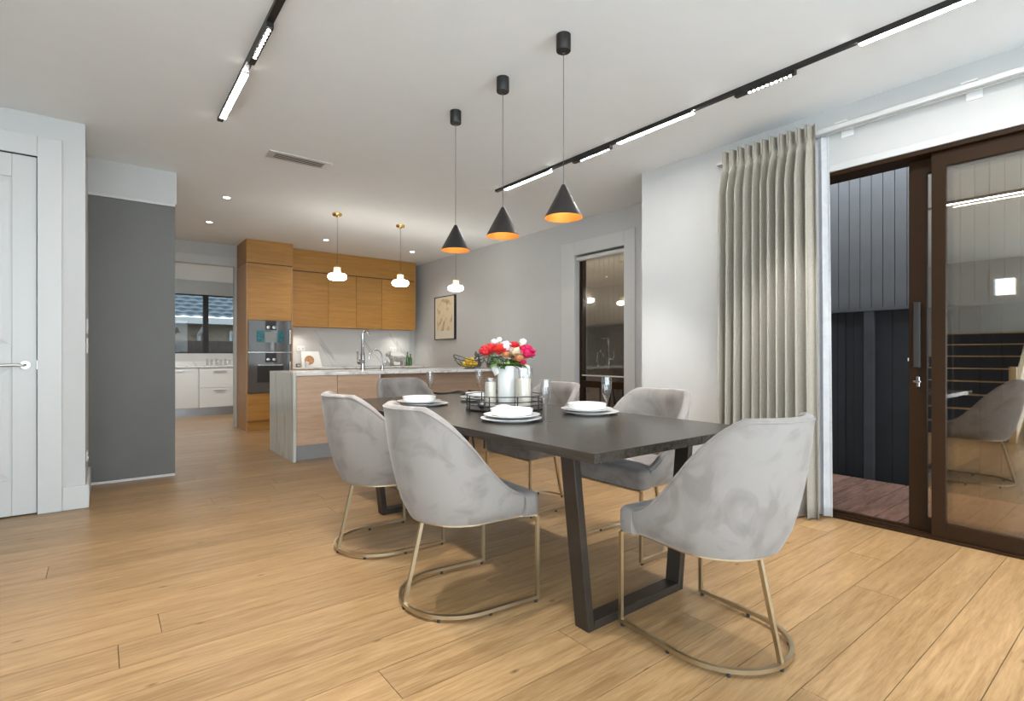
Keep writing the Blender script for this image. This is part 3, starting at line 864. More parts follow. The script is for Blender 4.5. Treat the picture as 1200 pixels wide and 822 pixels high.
MB().tube([bowl_pt(2 * PI * i / n, 1) for i in range(n)], 0.005, 6, closed=True).build('rim', 'black_wire', fb, smooth=True)
bw = MB()
for i in range(14):
    a = 2 * PI * i / 14
    bw.tube([bowl_pt(a, f / 8) for f in range(2, 9)], 0.0025, 5)
for f in (0.3, 0.55, 0.8):
    bw.tube([bowl_pt(2 * PI * i / n, f) for i in range(n)], 0.0025, 5, closed=True)
bw.build('basket_wire', 'black_wire', fb, smooth=True)
MB().tube([(0.07 * math.cos(2 * PI * i / 20), 0.07 * math.sin(2 * PI * i / 20), 0.006) for i in range(20)], 0.006, 6, closed=True).build('foot_ring', 'black_wire', fb, smooth=True)
MB().tube([(0.2 + 0.035 * math.cos(a), 0, 0.235 + 0.065 * math.sin(a)) for a in [2 * PI * i / 20 for i in range(20)]], 0.004, 6, closed=True).build('loop_handle', 'black_wire', fb, smooth=True)
for i, (lx, ly, lz) in enumerate(((-0.085, -0.01, 0.058), (0.0, -0.04, 0.052), (0.08, 0.0, 0.058), (0.0, 0.045, 0.055), (-0.042, 0.0, 0.112), (0.048, 0.01, 0.110))):
    l_ = MB().ball((0, 0, 0), 0.034, 14, 10, (1.3, 1, 1)).build('lemon', 'lemon', None, smooth=True, loc=(3.93 + lx, 5.95 + ly, IZ + lz), rot=(0, 0.2 * i, i * 1.1))
    tag(l_, 'yellow lemon lying in black wire bowl', 'lemon', 'lemons in the wire bowl')


def jug(name, label, loc, s, rz):
    j = thing(name, label, 'jug', loc, rz, group='pewter jugs on the island')
    MB().lathe([(0.001, 0), (0.05 * s, 0), (0.066 * s, 0.035 * s), (0.06 * s, 0.08 * s), (0.034 * s, 0.135 * s), (0.03 * s, 0.165 * s), (0.042 * s, 0.205 * s), (0.036 * s, 0.20 * s), (0.025 * s, 0.165 * s), (0.001, 0.16 * s)], 22).build('body', 'pewter', j, smooth=True)
    MB().tube([(0.03 * s, 0, 0.185 * s), (0.08 * s, 0, 0.19 * s), (0.1 * s, 0, 0.14 * s), (0.06 * s, 0, 0.06 * s)], 0.007 * s, 8).build('handle', 'pewter', j, smooth=True)
    MB().tube([(-0.028 * s, 0, 0.19 * s), (-0.055 * s, 0, 0.225 * s), (-0.075 * s, 0, 0.215 * s)], [0.018 * s, 0.013 * s, 0.004], 8).build('spout', 'pewter', j, smooth=True)


jug('pewter_jug', 'small dark pewter jug beside wire fruit bowl', (4.25, 6.25, IZ), 1.0, 0.6)
jug('pewter_jug', 'small dark pewter jug beside picture wall, partly behind flowers', (4.47, 6.22, IZ), 1.05, 2.6)

# back bench items
ZB = 0.903
cf = thing('cookbook_print', 'white leaning card with round bread picture by splashback', 'card', (2.68, 8.74, ZB))
MB().hexa([(-0.16, -0.06, 0.0), (0.16, -0.06, 0.0), (0.16, -0.054, 0.0), (-0.16, -0.054, 0.0), (-0.16, 0.0, 0.25), (0.12, 0.0, 0.25), (0.12, 0.006, 0.25), (-0.16, 0.006, 0.25)]).build('card', 'figurine_white', cf, fix=True)
MB().lathe([(0.001, 0), (0.075, 0), (0.075, 0.004), (0.001, 0.005)], 24).build('print', 'bread', cf, loc=(-0.04, -0.041, 0.11), rot=(PI / 2 - 0.235, 0, 0))
s = thing('timer_box', 'small dark box at oven end of back bench', 'box', (2.46, 8.68, ZB))
box('body', 'dark_box', -0.03, 0.03, -0.03, 0.03, 0.0, 0.055, s, bevel=0.004)
box('front_patch', 'porcelain_grey', -0.02, 0.02, -0.032, -0.0305, 0.015, 0.04, s)
s = thing('clear_canister', 'small pale canister beside dark box on back bench', 'canister', (2.56, 8.56, ZB))
MB().lathe([(0.001, 0), (0.032, 0), (0.032, 0.06), (0.028, 0.066), (0.001, 0.067)], 18).build('body', 'porcelain_grey', s, smooth=True)
MB().lathe([(0.001, 0.067), (0.034, 0.067), (0.034, 0.08), (0.008, 0.083), (0.008, 0.095), (0.001, 0.096)], 18).build('lid', 'white_plastic', s, smooth=True)
fg = thing('animal_figurine', 'grey and white four-legged animal figurine on back bench', 'figurine', (4.16, 8.66, ZB))
fb_ = MB()
fb_.rings([[(x_ + 0, 0.055 * r_ * math.cos(a), zc_ + 0.06 * r_ * math.sin(a)) for a in [2 * PI * k / 14 for k in range(14)]]
           for x_, r_, zc_ in ((-0.165, 0.15, 0.16), (-0.15, 0.55, 0.155), (-0.1, 0.85, 0.14), (0, 1.0, 0.125), (0.1, 1.0, 0.125), (0.15, 0.6, 0.13), (0.165, 0.15, 0.13))])
fb_.build('body', 'figurine', fg, smooth=60)
for lx, ly in ((-0.1, -0.03), (-0.1, 0.03), (0.1, -0.03), (0.1, 0.03)):
    MB().tube([(lx, ly, 0.11), (lx, ly, 0.04), (lx, ly, 0.0)], [0.026, 0.02, 0.022], 10).build('leg', 'figurine', fg, smooth=True)
MB().ball((-0.17, 0, 0.195), 0.045, 12, 8, (1.15, 0.9, 0.9)).build('head', 'figurine', fg, smooth=True)
for sy in (-1, 1):
    MB().tube([(-0.15, sy * 0.03, 0.225), (-0.14, sy * 0.045, 0.265)], [0.016, 0.003], 8).build('ear', 'figurine', fg, smooth=True)
s = thing('white_platter', 'white oval platter propped behind animal figurine', 'platter', (4.21, 8.77, ZB))
MB().lathe([(0.001, 0), (0.17, 0.0), (0.185, 0.012), (0.18, 0.016), (0.165, 0.008), (0.001, 0.008)], 28, sy=0.7).build('platter', 'figurine_white', s, smooth=True, loc=(0, 0.03, 0.133), rot=(PI / 2 - 0.2, 0, 0))
for i, (bx, by, hh) in enumerate(((4.375, 8.68, 0.25), (4.445, 8.70, 0.21))):
    s = thing('oil_bottle', ('taller' if i == 0 else 'shorter') + ' dark green glass bottle beside animal figurine', 'bottle', (bx, by, ZB), group='green bottles on the back bench')
    MB().lathe([(0.001, 0), (0.028, 0), (0.03, 0.01), (0.03, hh * 0.6), (0.012, hh * 0.78), (0.011, hh * 0.93), (0.001, hh * 0.93)], 18).build('body', 'green_glass', s, smooth=True)
    MB().lathe([(0.001, hh * 0.93), (0.014, hh * 0.93), (0.014, hh), (0.001, hh)], 14).build('cap', 'frame_black', s, smooth=True)
for x_, l_ in ((2.55, 'white double power outlet on splashback near oven tower'), (4.17, 'white double power outlet on splashback above animal figurine')):
    s = thing('power_outlet', l_, 'outlet', (x_, YB - 0.014, 1.2), group='outlets on the splashback')
    box('plate', 'white_plastic', -0.065, 0.065, -0.009, 0, -0.04, 0.04, s, bevel=0.003)
    box('rocker', 'trim_paint', -0.045, -0.02, -0.012, -0.009, -0.012, 0.012, s)
    box('rocker', 'trim_paint', 0.02, 0.045, -0.012, -0.009, -0.012, 0.012, s)

# ------------------------------------------------------------------ scullery bench
sc = thing('scullery_cabinet', 'white scullery base cabinets with drawers and pale stone top', 'cabinet', (0.0, 10.80, 0))
box('body', 'white_plastic', 0.0, 2.69, 0.021, 0.61, 0.15, 0.869, sc)
box('worktop', 'marble_top', 0.0, 2.69, -0.01, 0.61, 0.87, 0.90, sc, bevel=0.002)
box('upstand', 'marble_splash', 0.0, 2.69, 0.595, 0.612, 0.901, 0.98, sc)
box('kick_board', 'kick_steel', 0.0, 2.69, 0.05, 0.07, 0, 0.149, sc)
for xa, xb in ((0.0, 0.68), (0.685, 1.35)):
    dd_ = box('door', 'white_plastic', xa + 0.003, xb - 0.003, 0, 0.02, 0.155, 0.85, sc, bevel=0.002)
    box('pull', 'satin_nickel', xb - 0.33, xb - 0.21, -0.015, 0.0, 0.81, 0.822, dd_)
for xa, xb in ((1.36, 2.02), (2.03, 2.68)):
    for za, zb in ((0.155, 0.50), (0.505, 0.85)):
        dd_ = box('drawer', 'white_plastic', xa + 0.003, xb - 0.003, 0, 0.02, za, zb, sc, bevel=0.002)
        box('pull', 'satin_nickel', (xa + xb) / 2 - 0.10, (xa + xb) / 2 + 0.10, -0.018, 0.0, zb - 0.05, zb - 0.036, dd_)
for i, x_ in enumerate((1.57, 1.72, 1.87)):
    s = thing('glass_jar', 'clear lidded storage jar on scullery bench under window', 'jar', (x_, 11.15, 0.90), group='storage jars on the scullery bench')
    MB().lathe([(0.001, 0), (0.05, 0), (0.055, 0.01), (0.055, 0.10), (0.05, 0.105), (0.05, 0.01), (0.001, 0.008)], 18).build('body', 'drinkware', s, smooth=True)
    MB().lathe([(0.001, 0.106), (0.056, 0.106), (0.056, 0.125), (0.001, 0.126)], 18).build('lid', 'satin_nickel', s, smooth=True)

# ------------------------------------------------------------------ picture on the side wall
pic = thing('framed_print', 'black framed tan line print on white kitchen side wall', 'picture', (XK, 7.73, 1.73))
boxes('frame', 'frame_black', [(-0.04, 0, -0.33, -0.318, -0.37, 0.37), (-0.04, 0, 0.318, 0.33, -0.37, 0.37), (-0.04, 0, -0.318, 0.318, -0.37, -0.358), (-0.04, 0, -0.318, 0.318, 0.358, 0.37)], pic)
box('mount', 'picture_paper', -0.03, -0.002, -0.318, 0.318, -0.358, 0.358, pic)
box('print', 'picture_print', -0.033, -0.0305, -0.25, 0.25, -0.22, 0.33, pic)

# ------------------------------------------------------------------ window blind
bl = thing('roller_blind', 'sheer grey roller blind half lowered in narrow kitchen window', 'blind', (XK + 0.035, 0, 2.285))
MB().tube([(0, WY0 + 0.01, 0), (0, WY1 - 0.01, 0)], 0.03, 16).build('roller', 'trim_paint', bl, smooth=True)
box('fabric', 'blind_film', 0.026, 0.0275, WY0 + 0.02, WY1 - 0.06, -1.43, -0.005, bl)
box('bottom_bar', 'trim_paint', 0.020, 0.032, WY0 + 0.02, WY1 - 0.06, -1.445, -1.43, bl)

# ------------------------------------------------------------------ ceiling vent and lights
v = thing('ceiling_vent', 'white linear slot air vent in ceiling', 'vent', (1.32, 4.62, ZC))
box('plate', 'trim_paint', -0.255, 0.255, -0.085, 0.085, -0.008, 0, v, bevel=0.002)
for q in (-0.036, 0.0, 0.036):
    box('slot', 'vent_dark', -0.2, 0.2, q - 0.008, q + 0.008, -0.0095, -0.0082, v)


def track(name, label, x, y0, y1, bars, leds, sag=0.0):
    t_ = thing(name, label, 'track light', (x, 0, ZC), group='black ceiling tracks')
    box('rail', 'black_metal', -0.017, 0.017, y0, y1, -0.022, 0, t_)
    for k_, (a, b2) in enumerate(bars):
        boxes('housing', 'black_metal', [(-0.019, 0.019, a, b2, -0.028, -0.0225), (-0.019, -0.0175, a, b2, -0.036, -0.028), (0.0175, 0.019, a, b2, -0.036, -0.028)], t_)
        box('light_bar', 'led_bar', -0.0172, 0.0172, a + 0.003, b2 - 0.003, -0.0359, -0.0282, t_)
    for a, b2 in leds:
        h_ = box('spot_module', 'black_metal', -0.0165, 0.0165, a, b2, -0.05, -0.0225, t_)
        e_ = MB()
        n_ = 10
        for q in range(n_):
            yc = a + 0.03 + (b2 - a - 0.12) * q / (n_ - 1)
            e_.lathe([(0.001, -0.0525), (0.0075, -0.0525), (0.0075, -0.0502), (0.001, -0.0502)], 8, (0, yc, 0))
        e_.build('led_row', 'led_dot', h_)
        lamp('spot_module_beam', 'SPOT', (x, (a + b2) / 2 - 0.03, ZC - 0.056), 125, LED_COL, spot_size=1.25, spot_blend=0.5, shadow_soft_size=0.05)
    return t_


track('track_light', 'black ceiling track with LED bars running past the curtain', 3.125, -2.9, 4.25,
      [(3.44, 4.10), (2.02, 2.67), (0.25, 1.04), (-1.2, -0.4)], [(2.74, 3.15), (1.36, 1.72), (-0.3, 0.06)])
track('track_light', 'black ceiling track with LED bars near the white panelled door', 0.65, -2.9, 4.16,
      [(3.34, 4.06), (0.9, 1.7), (-1.0, -0.2)], [(2.76, 3.18), (1.9, 2.3)])

for i, (x_, y_) in enumerate(((1.03, 6.19), (1.05, 7.47), (2.54, 7.60), (3.92, 7.62))):
    s = thing('downlight', ['recessed round ceiling downlight between charcoal panel and island', 'recessed round ceiling downlight in front of scullery opening',
                            'recessed round ceiling downlight in front of oven tower', 'recessed round ceiling downlight in front of end wall cabinet'][i], 'downlight', (x_, y_, ZC), group='kitchen downlights')
    MB().tube([(0.040 * math.cos(2 * PI * k_ / 24), 0.040 * math.sin(2 * PI * k_ / 24), -0.003) for k_ in range(24)], 0.0065, 8, closed=True).build('trim_ring', 'trim_paint', s, smooth=True)
    MB().lathe([(0.001, -0.003), (0.031, -0.003), (0.031, -0.0005), (0.001, -0.0005)], 18).build('lens', 'downlight_lens', s)
    lamp('downlight_beam', 'SPOT', (x_, y_, ZC - 0.012), 30, (1, 0.95, 0.88), spot_size=2.4, spot_blend=0.8, shadow_soft_size=0.03)

for i, x_ in enumerate((0.6, 1.9)):
    s = thing('downlight', ['recessed scullery downlight nearer its outer wall', 'recessed scullery downlight nearer the kitchen cabinets'][i], 'downlight', (x_, 10.1, 2.50), group='scullery downlights')
    MB().tube([(0.040 * math.cos(2 * PI * k_ / 24), 0.040 * math.sin(2 * PI * k_ / 24), -0.003) for k_ in range(24)], 0.0065, 8, closed=True).build('trim_ring', 'trim_paint', s, smooth=True)
    MB().lathe([(0.001, -0.003), (0.031, -0.003), (0.031, -0.0005), (0.001, -0.0005)], 18).build('lens', 'downlight_lens', s)
    lamp('downlight_beam', 'SPOT', (x_, 10.1, 2.488), 60, (1, 0.95, 0.88), spot_size=2.6, spot_blend=0.8, shadow_soft_size=0.03)

# black cone pendants
for i, (x_, y_) in enumerate(((1.885, 1.975), (1.89, 2.505), (1.895, 3.045))):
    s = thing('cone_pendant', ['black cone pendant lamp nearest the sliding door end of table', 'middle black cone pendant lamp over dining table',
                               'black cone pendant lamp nearest the kitchen end of table'][i], 'pendant lamp', (x_, y_, ZC), group='black cone pendants over the table')
    MB().lathe([(0.001, -0.085), (0.036, -0.085), (0.038, -0.082), (0.038, -0.001), (0.001, -0.001)], 28).build('canopy', 'black_metal', s, smooth=True)
    MB().lathe([(0.001, -0.094), (0.007, -0.094), (0.007, -0.0855), (0.001, -0.0855)], 12).build('cable_gland', 'chrome', s, smooth=True)
    ct = 1.985 - ZC
    MB().tube([(0, 0, -0.09), (0, 0, ct)], 0.0016, 6).build('cable', 'cable', s, smooth=True)
    cz = 1.812 - ZC
    MB().lathe([(0.006, ct), (0.010, ct - 0.004), (0.1, cz), (0.0985, cz - 0.0015)], 48, closed_top=False).build('shade', 'black_metal', s, smooth=60)
    MB().lathe([(0.006, ct - 0.006), (0.0985, cz - 0.0016), (0.0998, cz - 0.0004)], 48, closed_top=False).build('shade_lining', 'copper_inner', s, smooth=60)
    MB().lathe([(0.001, 0), (0.014, 0.0), (0.014, 0.05), (0.001, 0.05)], 12, (0, 0, cz + 0.085)).build('lamp_holder', 'black_metal', s, smooth=True)
    MB().ball((0, 0, cz + 0.062), 0.022, 14, 10).build('bulb', 'bulb', s, smooth=True)

# lit glass pendants over the island
for i, (x_, y_) in enumerate(((2.17, 6.10), (3.0, 6.15), (3.83, 6.15))):
    s = thing('glass_pendant', ['lit glass disc pendant with brass canopy nearest the waterfall end of island', 'lit glass disc pendant with brass canopy over middle of island',
                                'lit glass disc pendant above wire fruit bowl'][i], 'pendant lamp', (x_, y_, ZC), group='lit glass pendants over the island')
    MB().lathe([(0.001, -0.045), (0.012, -0.045), (0.02, -0.032), (0.05, -0.028), (0.056, -0.02), (0.056, -0.001), (0.001, -0.001)], 26).build('canopy', 'brass_bright', s, smooth=True)
    zz = 1.985 - ZC
    MB().tube([(0, 0, -0.045), (0, 0, zz + 0.165)], 0.002, 6).build('cable', 'cable', s, smooth=True)
    MB().lathe([(0.001, zz + 0.142), (0.012, zz + 0.142), (0.008, zz + 0.168), (0.001, zz + 0.169)], 14).build('cap', 'brass_bright', s, smooth=True)
    MB().lathe([(0.001, zz + 0.066), (0.042, zz + 0.066), (0.042, zz + 0.138), (0.036, zz + 0.142), (0.001, zz + 0.142)], 26).build('neck', 'ribbed_stem_glass', s, smooth=True)
    MB().lathe([(0.001, zz - 0.006), (0.085, zz - 0.004), (0.102, zz + 0.010), (0.106, zz + 0.03), (0.102, zz + 0.052), (0.085, zz + 0.064), (0.001, zz + 0.065)], 32).build('glass_disc', 'lit_glass', s, smooth=True)

for x_ in (2.45, 4.2):
    lamp('under_cabinet_light', 'SPOT', (x_, 8.62, 1.535), 8, (1, 0.94, 0.85), spot_size=2.5, spot_blend=0.9, shadow_soft_size=0.03)

# ------------------------------------------------------------------ curtains
for nm_, loc_, rot_, sx_, sy_ in (('daylight_portal', ((RW[0] + RW[1]) / 2, YR - 0.05, (RW[2] + RW[3]) / 2), (PI / 2, 0, 0), RW[1] - RW[0], RW[3] - RW[2]),
                                  ('daylight_portal', (XL - 0.05, (LV[0] + LV[1]) / 2, (LV[2] + LV[3]) / 2), (PI / 2, 0, -PI / 2), LV[1] - LV[0], LV[3] - LV[2])):
    pl_ = lamp(nm_, 'AREA', loc_, 1, rot=rot_, shape='RECTANGLE', size=sx_, size_y=sy_)
    pl_.data.cycles.is_portal = True
rail = thing('curtain_rail', 'white double curtain track on brackets above sliding door', 'curtain rail', (XR, 0, 2.59))
box('front_track', 'trim_paint', -0.105, -0.078, -0.9, 2.24, -0.012, 0.018, rail, bevel=0.002)
box('back_track', 'trim_paint', -0.062, -0.038, -0.9, 2.24, -0.012, 0.008, rail, bevel=0.002)
for yy in (2.15, 1.36, 0.72, 0.05, -0.6):
    boxes('bracket', 'white_plastic', [(-0.12, -0.001, yy - 0.035, yy + 0.035, 0.0185, 0.024), (-0.008, -0.001, yy - 0.035, yy + 0.035, -0.045, 0.0184)], rail)


def drape(name, mat, label, x0, ya, yb, zt, zb, folds, amp, header, seed, cat='curtain'):
    r_ = random.Random(seed)
    ph = [r_.uniform(-0.35, 0.35) for _ in range(folds + 2)]
    am = [r_.uniform(0.6, 1.25) for _ in range(folds + 2)]
    nu, nz = folds * 18, 44
    rows = []
    for j in range(nz + 1):
        f = j / nz
        z_ = zt + (zb - zt) * (f ** 1.6)
        d_ = zt - z_
        row = []
        for i in range(nu + 1):
            u = i / nu
            q = u * folds
            k0 = int(q); fr = q - k0
            a_ = am[k0] * (1 - fr) + am[k0 + 1] * fr
            p_ = ph[k0] * (1 - fr) + ph[k0 + 1] * fr
            if header:
                hd_ = max(0.0, min(1.0, (d_ - 0.11) / 0.22))
                pin = math.exp(-((d_ - 0.125) / 0.03) ** 2)
                A = amp * (0.42 * (1 - hd_) + hd_ * a_) * (1 - 0.55 * pin)
            else:
                hd_, A = 1.0, amp * a_ * (0.7 + 0.3 * f)
            th = 2 * PI * q + 0.9 * p_ * hd_ * (0.5 + 0.5 * f)
            xx = x0 + A * math.sin(th)
            if header:
                top_ = max(0.0, min(1.0, (0.13 - d_) / 0.05))
                xx += 0.011 * top_ * math.sin(3 * th)
            s2 = 0.18 * (yb - ya) / folds * math.sin(2 * th) * hd_
            yy_ = ya + (yb - ya) * u + s2
            yy_ = yy_ + (u - 0.5) * 0.05 * f
            row.append((xx, yy_, z_ + (0.006 * math.cos(th) if j == 0 else 0)))
        rows.append(row)
    o_ = MB().grid(rows).build(name, mat, None, smooth=80, solid=0.003)
    return tag(o_, label, cat)


drape('linen_curtain', 'linen', 'beige pinch-pleat linen curtain gathered beside sliding door', XR - 0.16, 1.50, 2.15, 2.64, 0.012, 11, 0.066, True, 4)
drape('sheer_curtain', 'sheer', 'white sheer curtain edge hanging behind linen curtain', XR - 0.045, 1.46, 1.95, 2.574, 0.014, 9, 0.018, False, 9)

# ------------------------------------------------------------------ dining table
TZ = 0.755
tb = thing('dining_table', 'long dark wood dining table on bronze trapezoid legs', 'table', (1.895, 2.6, 0))
x0, x1, y0, y1 = 1.346 - 1.895, 2.44 - 1.895, 1.255 - 2.6, 3.95 - 2.6
tr = random.Random(8)
bd = 5
for i in range(bd):
    a, b2 = x0 + (x1 - x0) * i / bd, x0 + (x1 - x0) * (i + 1) / bd
    MB().box(-(b2 - a) / 2 + 0.0001, (b2 - a) / 2 - 0.0001, y0, y1, -0.036, 0).build('top_board', 'table_dark', tb, bevel=0.0007, loc=((a + b2) / 2, 0, TZ))
for yl in (1.44, 3.36):
    yy0, yy1 = yl - 2.6, yl - 2.6 + 0.075
    zt = TZ - 0.037
    tl, trr = 1.425 - 1.895, 2.235 - 1.895
    bl_, br = 1.51 - 1.895, 2.145 - 1.895
    wd = 0.036
    MB().hexa([(bl_, yy0, 0), (bl_ + wd, yy0, 0), (bl_ + wd, yy1, 0), (bl_, yy1, 0), (tl, yy0, zt), (tl + wd, yy0, zt), (tl + wd, yy1, zt), (tl, yy1, zt)]).build('leg', 'bronze_steel', tb, bevel=0.003)
    MB().hexa([(br - wd, yy0, 0), (br, yy0, 0), (br, yy1, 0), (br - wd, yy1, 0), (trr - wd, yy0, zt), (trr, yy0, zt), (trr, yy1, zt), (trr - wd, yy1, zt)]).build('leg', 'bronze_steel', tb, bevel=0.003)
    box('foot_bar', 'bronze_steel', bl_ + wd, br - wd, yy0 + 0.001, yy1 - 0.001, 0.0, 0.036, tb, bevel=0.002)
    box('mount_plate', 'bronze_steel', tl + wd, trr - wd, yy0 + 0.001, yy1 - 0.001, zt - 0.008, zt, tb)

# ------------------------------------------------------------------ dining chairs
CW = 0.262


def chair_path(n_):
    """plan outline from right front round the back to left front, with outward normals"""
    pts = []
    xf, xm = -0.085, -0.285
    A, B = 0.245, CW
    for i in range(8):
        pts.append((xf + (xm - xf) * i / 8, -B + 0.006 * (1 - i / 8), 0, -1))
    for i in range(n_ + 1):
        a = -PI / 2 - PI * i / n_
        x_, y_ = xm + A * math.cos(a), B * math.sin(a)
        nx_, ny_ = math.cos(a) / A, math.sin(a) / B
        l_ = math.hypot(nx_, ny_)
        pts.append((x_, y_, nx_ / l_, ny_ / l_))
    for i in range(1, 9):
        pts.append((xm + (xf - xm) * i / 8, B - 0.006 * i / 8, 0, 1))
    return pts


def make_chair():
    c = thing('dining_chair', '', 'chair')
    pts = chair_path(30)
    ln = [0]
    for p_, q_ in zip(pts, pts[1:]):
        ln.append(ln[-1] + math.hypot(p_[0] - q_[0], p_[1] - q_[1]))
    tot = ln[-1]
    z0 = 0.388
    sections, pipe = [], []
    for (px, py, nx_, ny_), l_ in zip(pts, ln):
        q = abs(2 * l_ / tot - 1)
        t_ = max(0.0, min(1.0, (q - 0.27) / 0.73))
        f = 0.55 * (t_ * t_ * (3 - 2 * t_)) + 0.45 * (1 - (1 - t_) ** 1.25)
        zt = 0.872 - (0.872 - 0.478) * f
        rear = max(0.0, -nx_)

        def off(z):
            t2 = max(0.0, (z - 0.44) / 0.44)
            lo = max(0.0, (0.455 - z) / 0.067)
            return -0.030 * lo ** 2 + (0.012 + 0.075 * rear ** 1.5) * t2 ** 0.9 + 0.012 * math.sin(PI * min(1, t2)) * rear
        th = 0.046
        sec = []
        for k in range(10):
            z = z0 + (zt - z0) * (k / 9) ** 0.85
            sec.append((off(z), z))
        o1 = off(zt)
        sec += [(o1 - 0.004, zt + 0.010), (o1 - 0.015, zt + 0.017), (o1 - 0.030, zt + 0.016), (o1 - 0.041, zt + 0.006)]
        for k in range(1, 8):
            z = zt + (0.43 - zt) * k / 7
            sec.append((off(z) - th, z))
        sec += [(-0.06, z0)]
        sections.append([(px + nx_ * o_, py + ny_ * o_, z) for o_, z in sec])
        pipe.append((px + nx_ * (o1 + 0.001), py + ny_ * (o1 + 0.001), zt + 0.003))
    MB().rings(sections).build('backrest', 'velvet', c, smooth=60, fix=True)
    MB().tube(pipe, 0.0032, 6).build('piping', 'velvet', c, smooth=True)
    # seat cushion: full width nose, narrower where the shell wraps it
    out = []
    nose = -0.078
    out += [(nose, -CW), (-0.03, -CW)] + [(-0.03 + 0.03 * math.sin(a), -CW + 0.03 - 0.03 * math.cos(a)) for a in (0.5, 1.0, 1.45)]
    out += [(0.0, -CW * 0.4), (0.0, CW * 0.4)]
    out += [(-0.03 + 0.03 * math.sin(a), CW - 0.03 + 0.03 * math.cos(a)) for a in (1.45, 1.0, 0.5)] + [(-0.03, CW), (nose, CW), (nose - 0.004, CW - 0.05)]
    inner = [(x_ - nx_ * 0.044, y_ - ny_ * 0.044) for x_, y_, nx_, ny_ in reversed(chair_path(14)[6:-6])]
    out += inner + [(nose - 0.004, -CW + 0.05)]
    cx_, cy_ = -0.22, 0.0

    def ring(ins, z):
        res = []
        for x_, y_ in out:
            d = math.hypot(x_ - cx_, y_ - cy_)
            k_ = max(0.0, (d - ins) / d)
            res.append((cx_ + (x_ - cx_) * k_, cy_ + (y_ - cy_) * k_, z))
        return res
    MB().rings([ring(0.012, 0.389), ring(0.001, 0.398), ring(0.0, 0.44), ring(0.001, 0.468), ring(0.008, 0.481), ring(0.022, 0.489), ring(0.06, 0.494), ring(0.12, 0.497), ring(0.19, 0.498)]).build('seat', 'velvet', c, smooth=60, fix=True)
    # brass frame
    rim = [(x_ - nx_ * 0.036, y_ - ny_ * 0.036) for x_, y_, nx_, ny_ in chair_path(24)]
    rim = [(-0.006, -CW + 0.014)] + rim + [(-0.006, CW - 0.014)]
    rim2 = [(x_ * 1.0, y_) for x_, y_ in rim]
    MB().prism(rim2, 0.380, 0.3865).build('seat_rim', 'brass', c, fix=True)
    R = 0.0085
    zb_ = 0.0215
    base = [(-0.012, -0.25, zb_), (-0.12, -0.25, zb_)]
    base += [(-0.29 + 0.25 * math.cos(a), 0.25 * math.sin(a), zb_) for a in [-PI / 2 - PI * i / 24 for i in range(25)]]
    base += [(-0.12, 0.25, zb_), (-0.012, 0.25, zb_)]
    MB().tube(base, R * 1.25, 4, square=True).build('base_frame', 'brass', c, smooth=30)
    for sy in (-1, 1):
        MB().tube([(-0.012, sy * 0.25, zb_ - 0.008), (-0.012, sy * 0.25, 0.381)], R * 1.25, 4, square=True).build('leg', 'brass', c)
    MB().tube([(-0.537, 0, zb_), (-0.453, 0, 0.381)], R * 1.25, 4, square=True).build('leg', 'brass', c)
    for fx, fy in ((-0.02, -0.25), (-0.02, 0.25), (-0.25, -0.247), (-0.25, 0.247), (-0.54, 0.0), (-0.46, 0.184), (-0.46, -0.184)):
        MB().lathe([(0.001, 0), (0.007, 0), (0.007, 0.0135), (0.001, 0.0135)], 8, (fx, fy, 0)).build('glide', 'black_rubber', c)
    return c


proto = make_chair()
spots = [  # front centre x, y, facing angle, label
    (1.912, 1.392, 84.5, 'pale grey velvet dining chair at table end nearest the sliding door'),
    (1.565, 2.016, -6.0, 'pale grey velvet dining chair on open side, nearer the sliding door end'),
    (1.570, 2.888, 0.0, 'pale grey velvet dining chair on open side, nearer the kitchen'),
    (2.200, 1.985, 180.0, 'pale grey velvet dining chair on window side, nearer the curtain'),
    (2.252, 2.945, 180.0, 'pale grey velvet dining chair on window side, in front of narrow window'),
    (2.13, 3.86, -90.0, 'pale grey velvet dining chair at table end nearest the kitchen island'),
]
for i, (x_, y_, a_, l_) in enumerate(spots):
    c = proto if i == 0 else copy_tree(proto)
    c.location = (x_, y_, 0)
    c.rotation_euler = (0, 0, math.radians(a_))
    tag(c, l_, 'chair', 'velvet dining chairs')

# black bar stools at the island
def make_stool():
    s_ = thing('bar_stool', '', 'stool')
    rows = []
    for j in range(9):
        v_ = -1 + 2 * j / 8
        rows.append([(0.19 * u_, 0.17 * v_, 0.635 + 0.020 * u_ * u_ + 0.006 * v_ * v_) for u_ in [-1 + 2 * i / 12 for i in range(13)]])
    MB().grid(rows).build('seat', 'black_metal', s_, smooth=True, solid=0.018)
    for sx in (-1, 1):
        for sy in (-1, 1):
            MB().tube([(sx * 0.13, sy * 0.12, 0.634), (sx * 0.19, sy * 0.18, 0.0)], 0.011, 8).build('leg', 'black_metal', s_, smooth=True)
    MB().tube([(sx * 0.172, sy * 0.162, 0.2) for sx, sy in ((-1, -1), (1, -1), (1, 1), (-1, 1))], 0.008, 8, closed=True).build('foot_rail', 'black_metal', s_, smooth=True)
    return s_


s0 = make_stool()
for i, (x_, y_) in enumerate(((3.20, 5.22), (3.72, 5.22))):
    s = s0 if i == 0 else copy_tree(s0)
    s.location = (x_, y_, 0)
    tag(s, ['black backless bar stool at island, nearer the oak doors', 'black backless bar stool at island, nearer the narrow window'][i], 'stool', 'bar stools at the island')

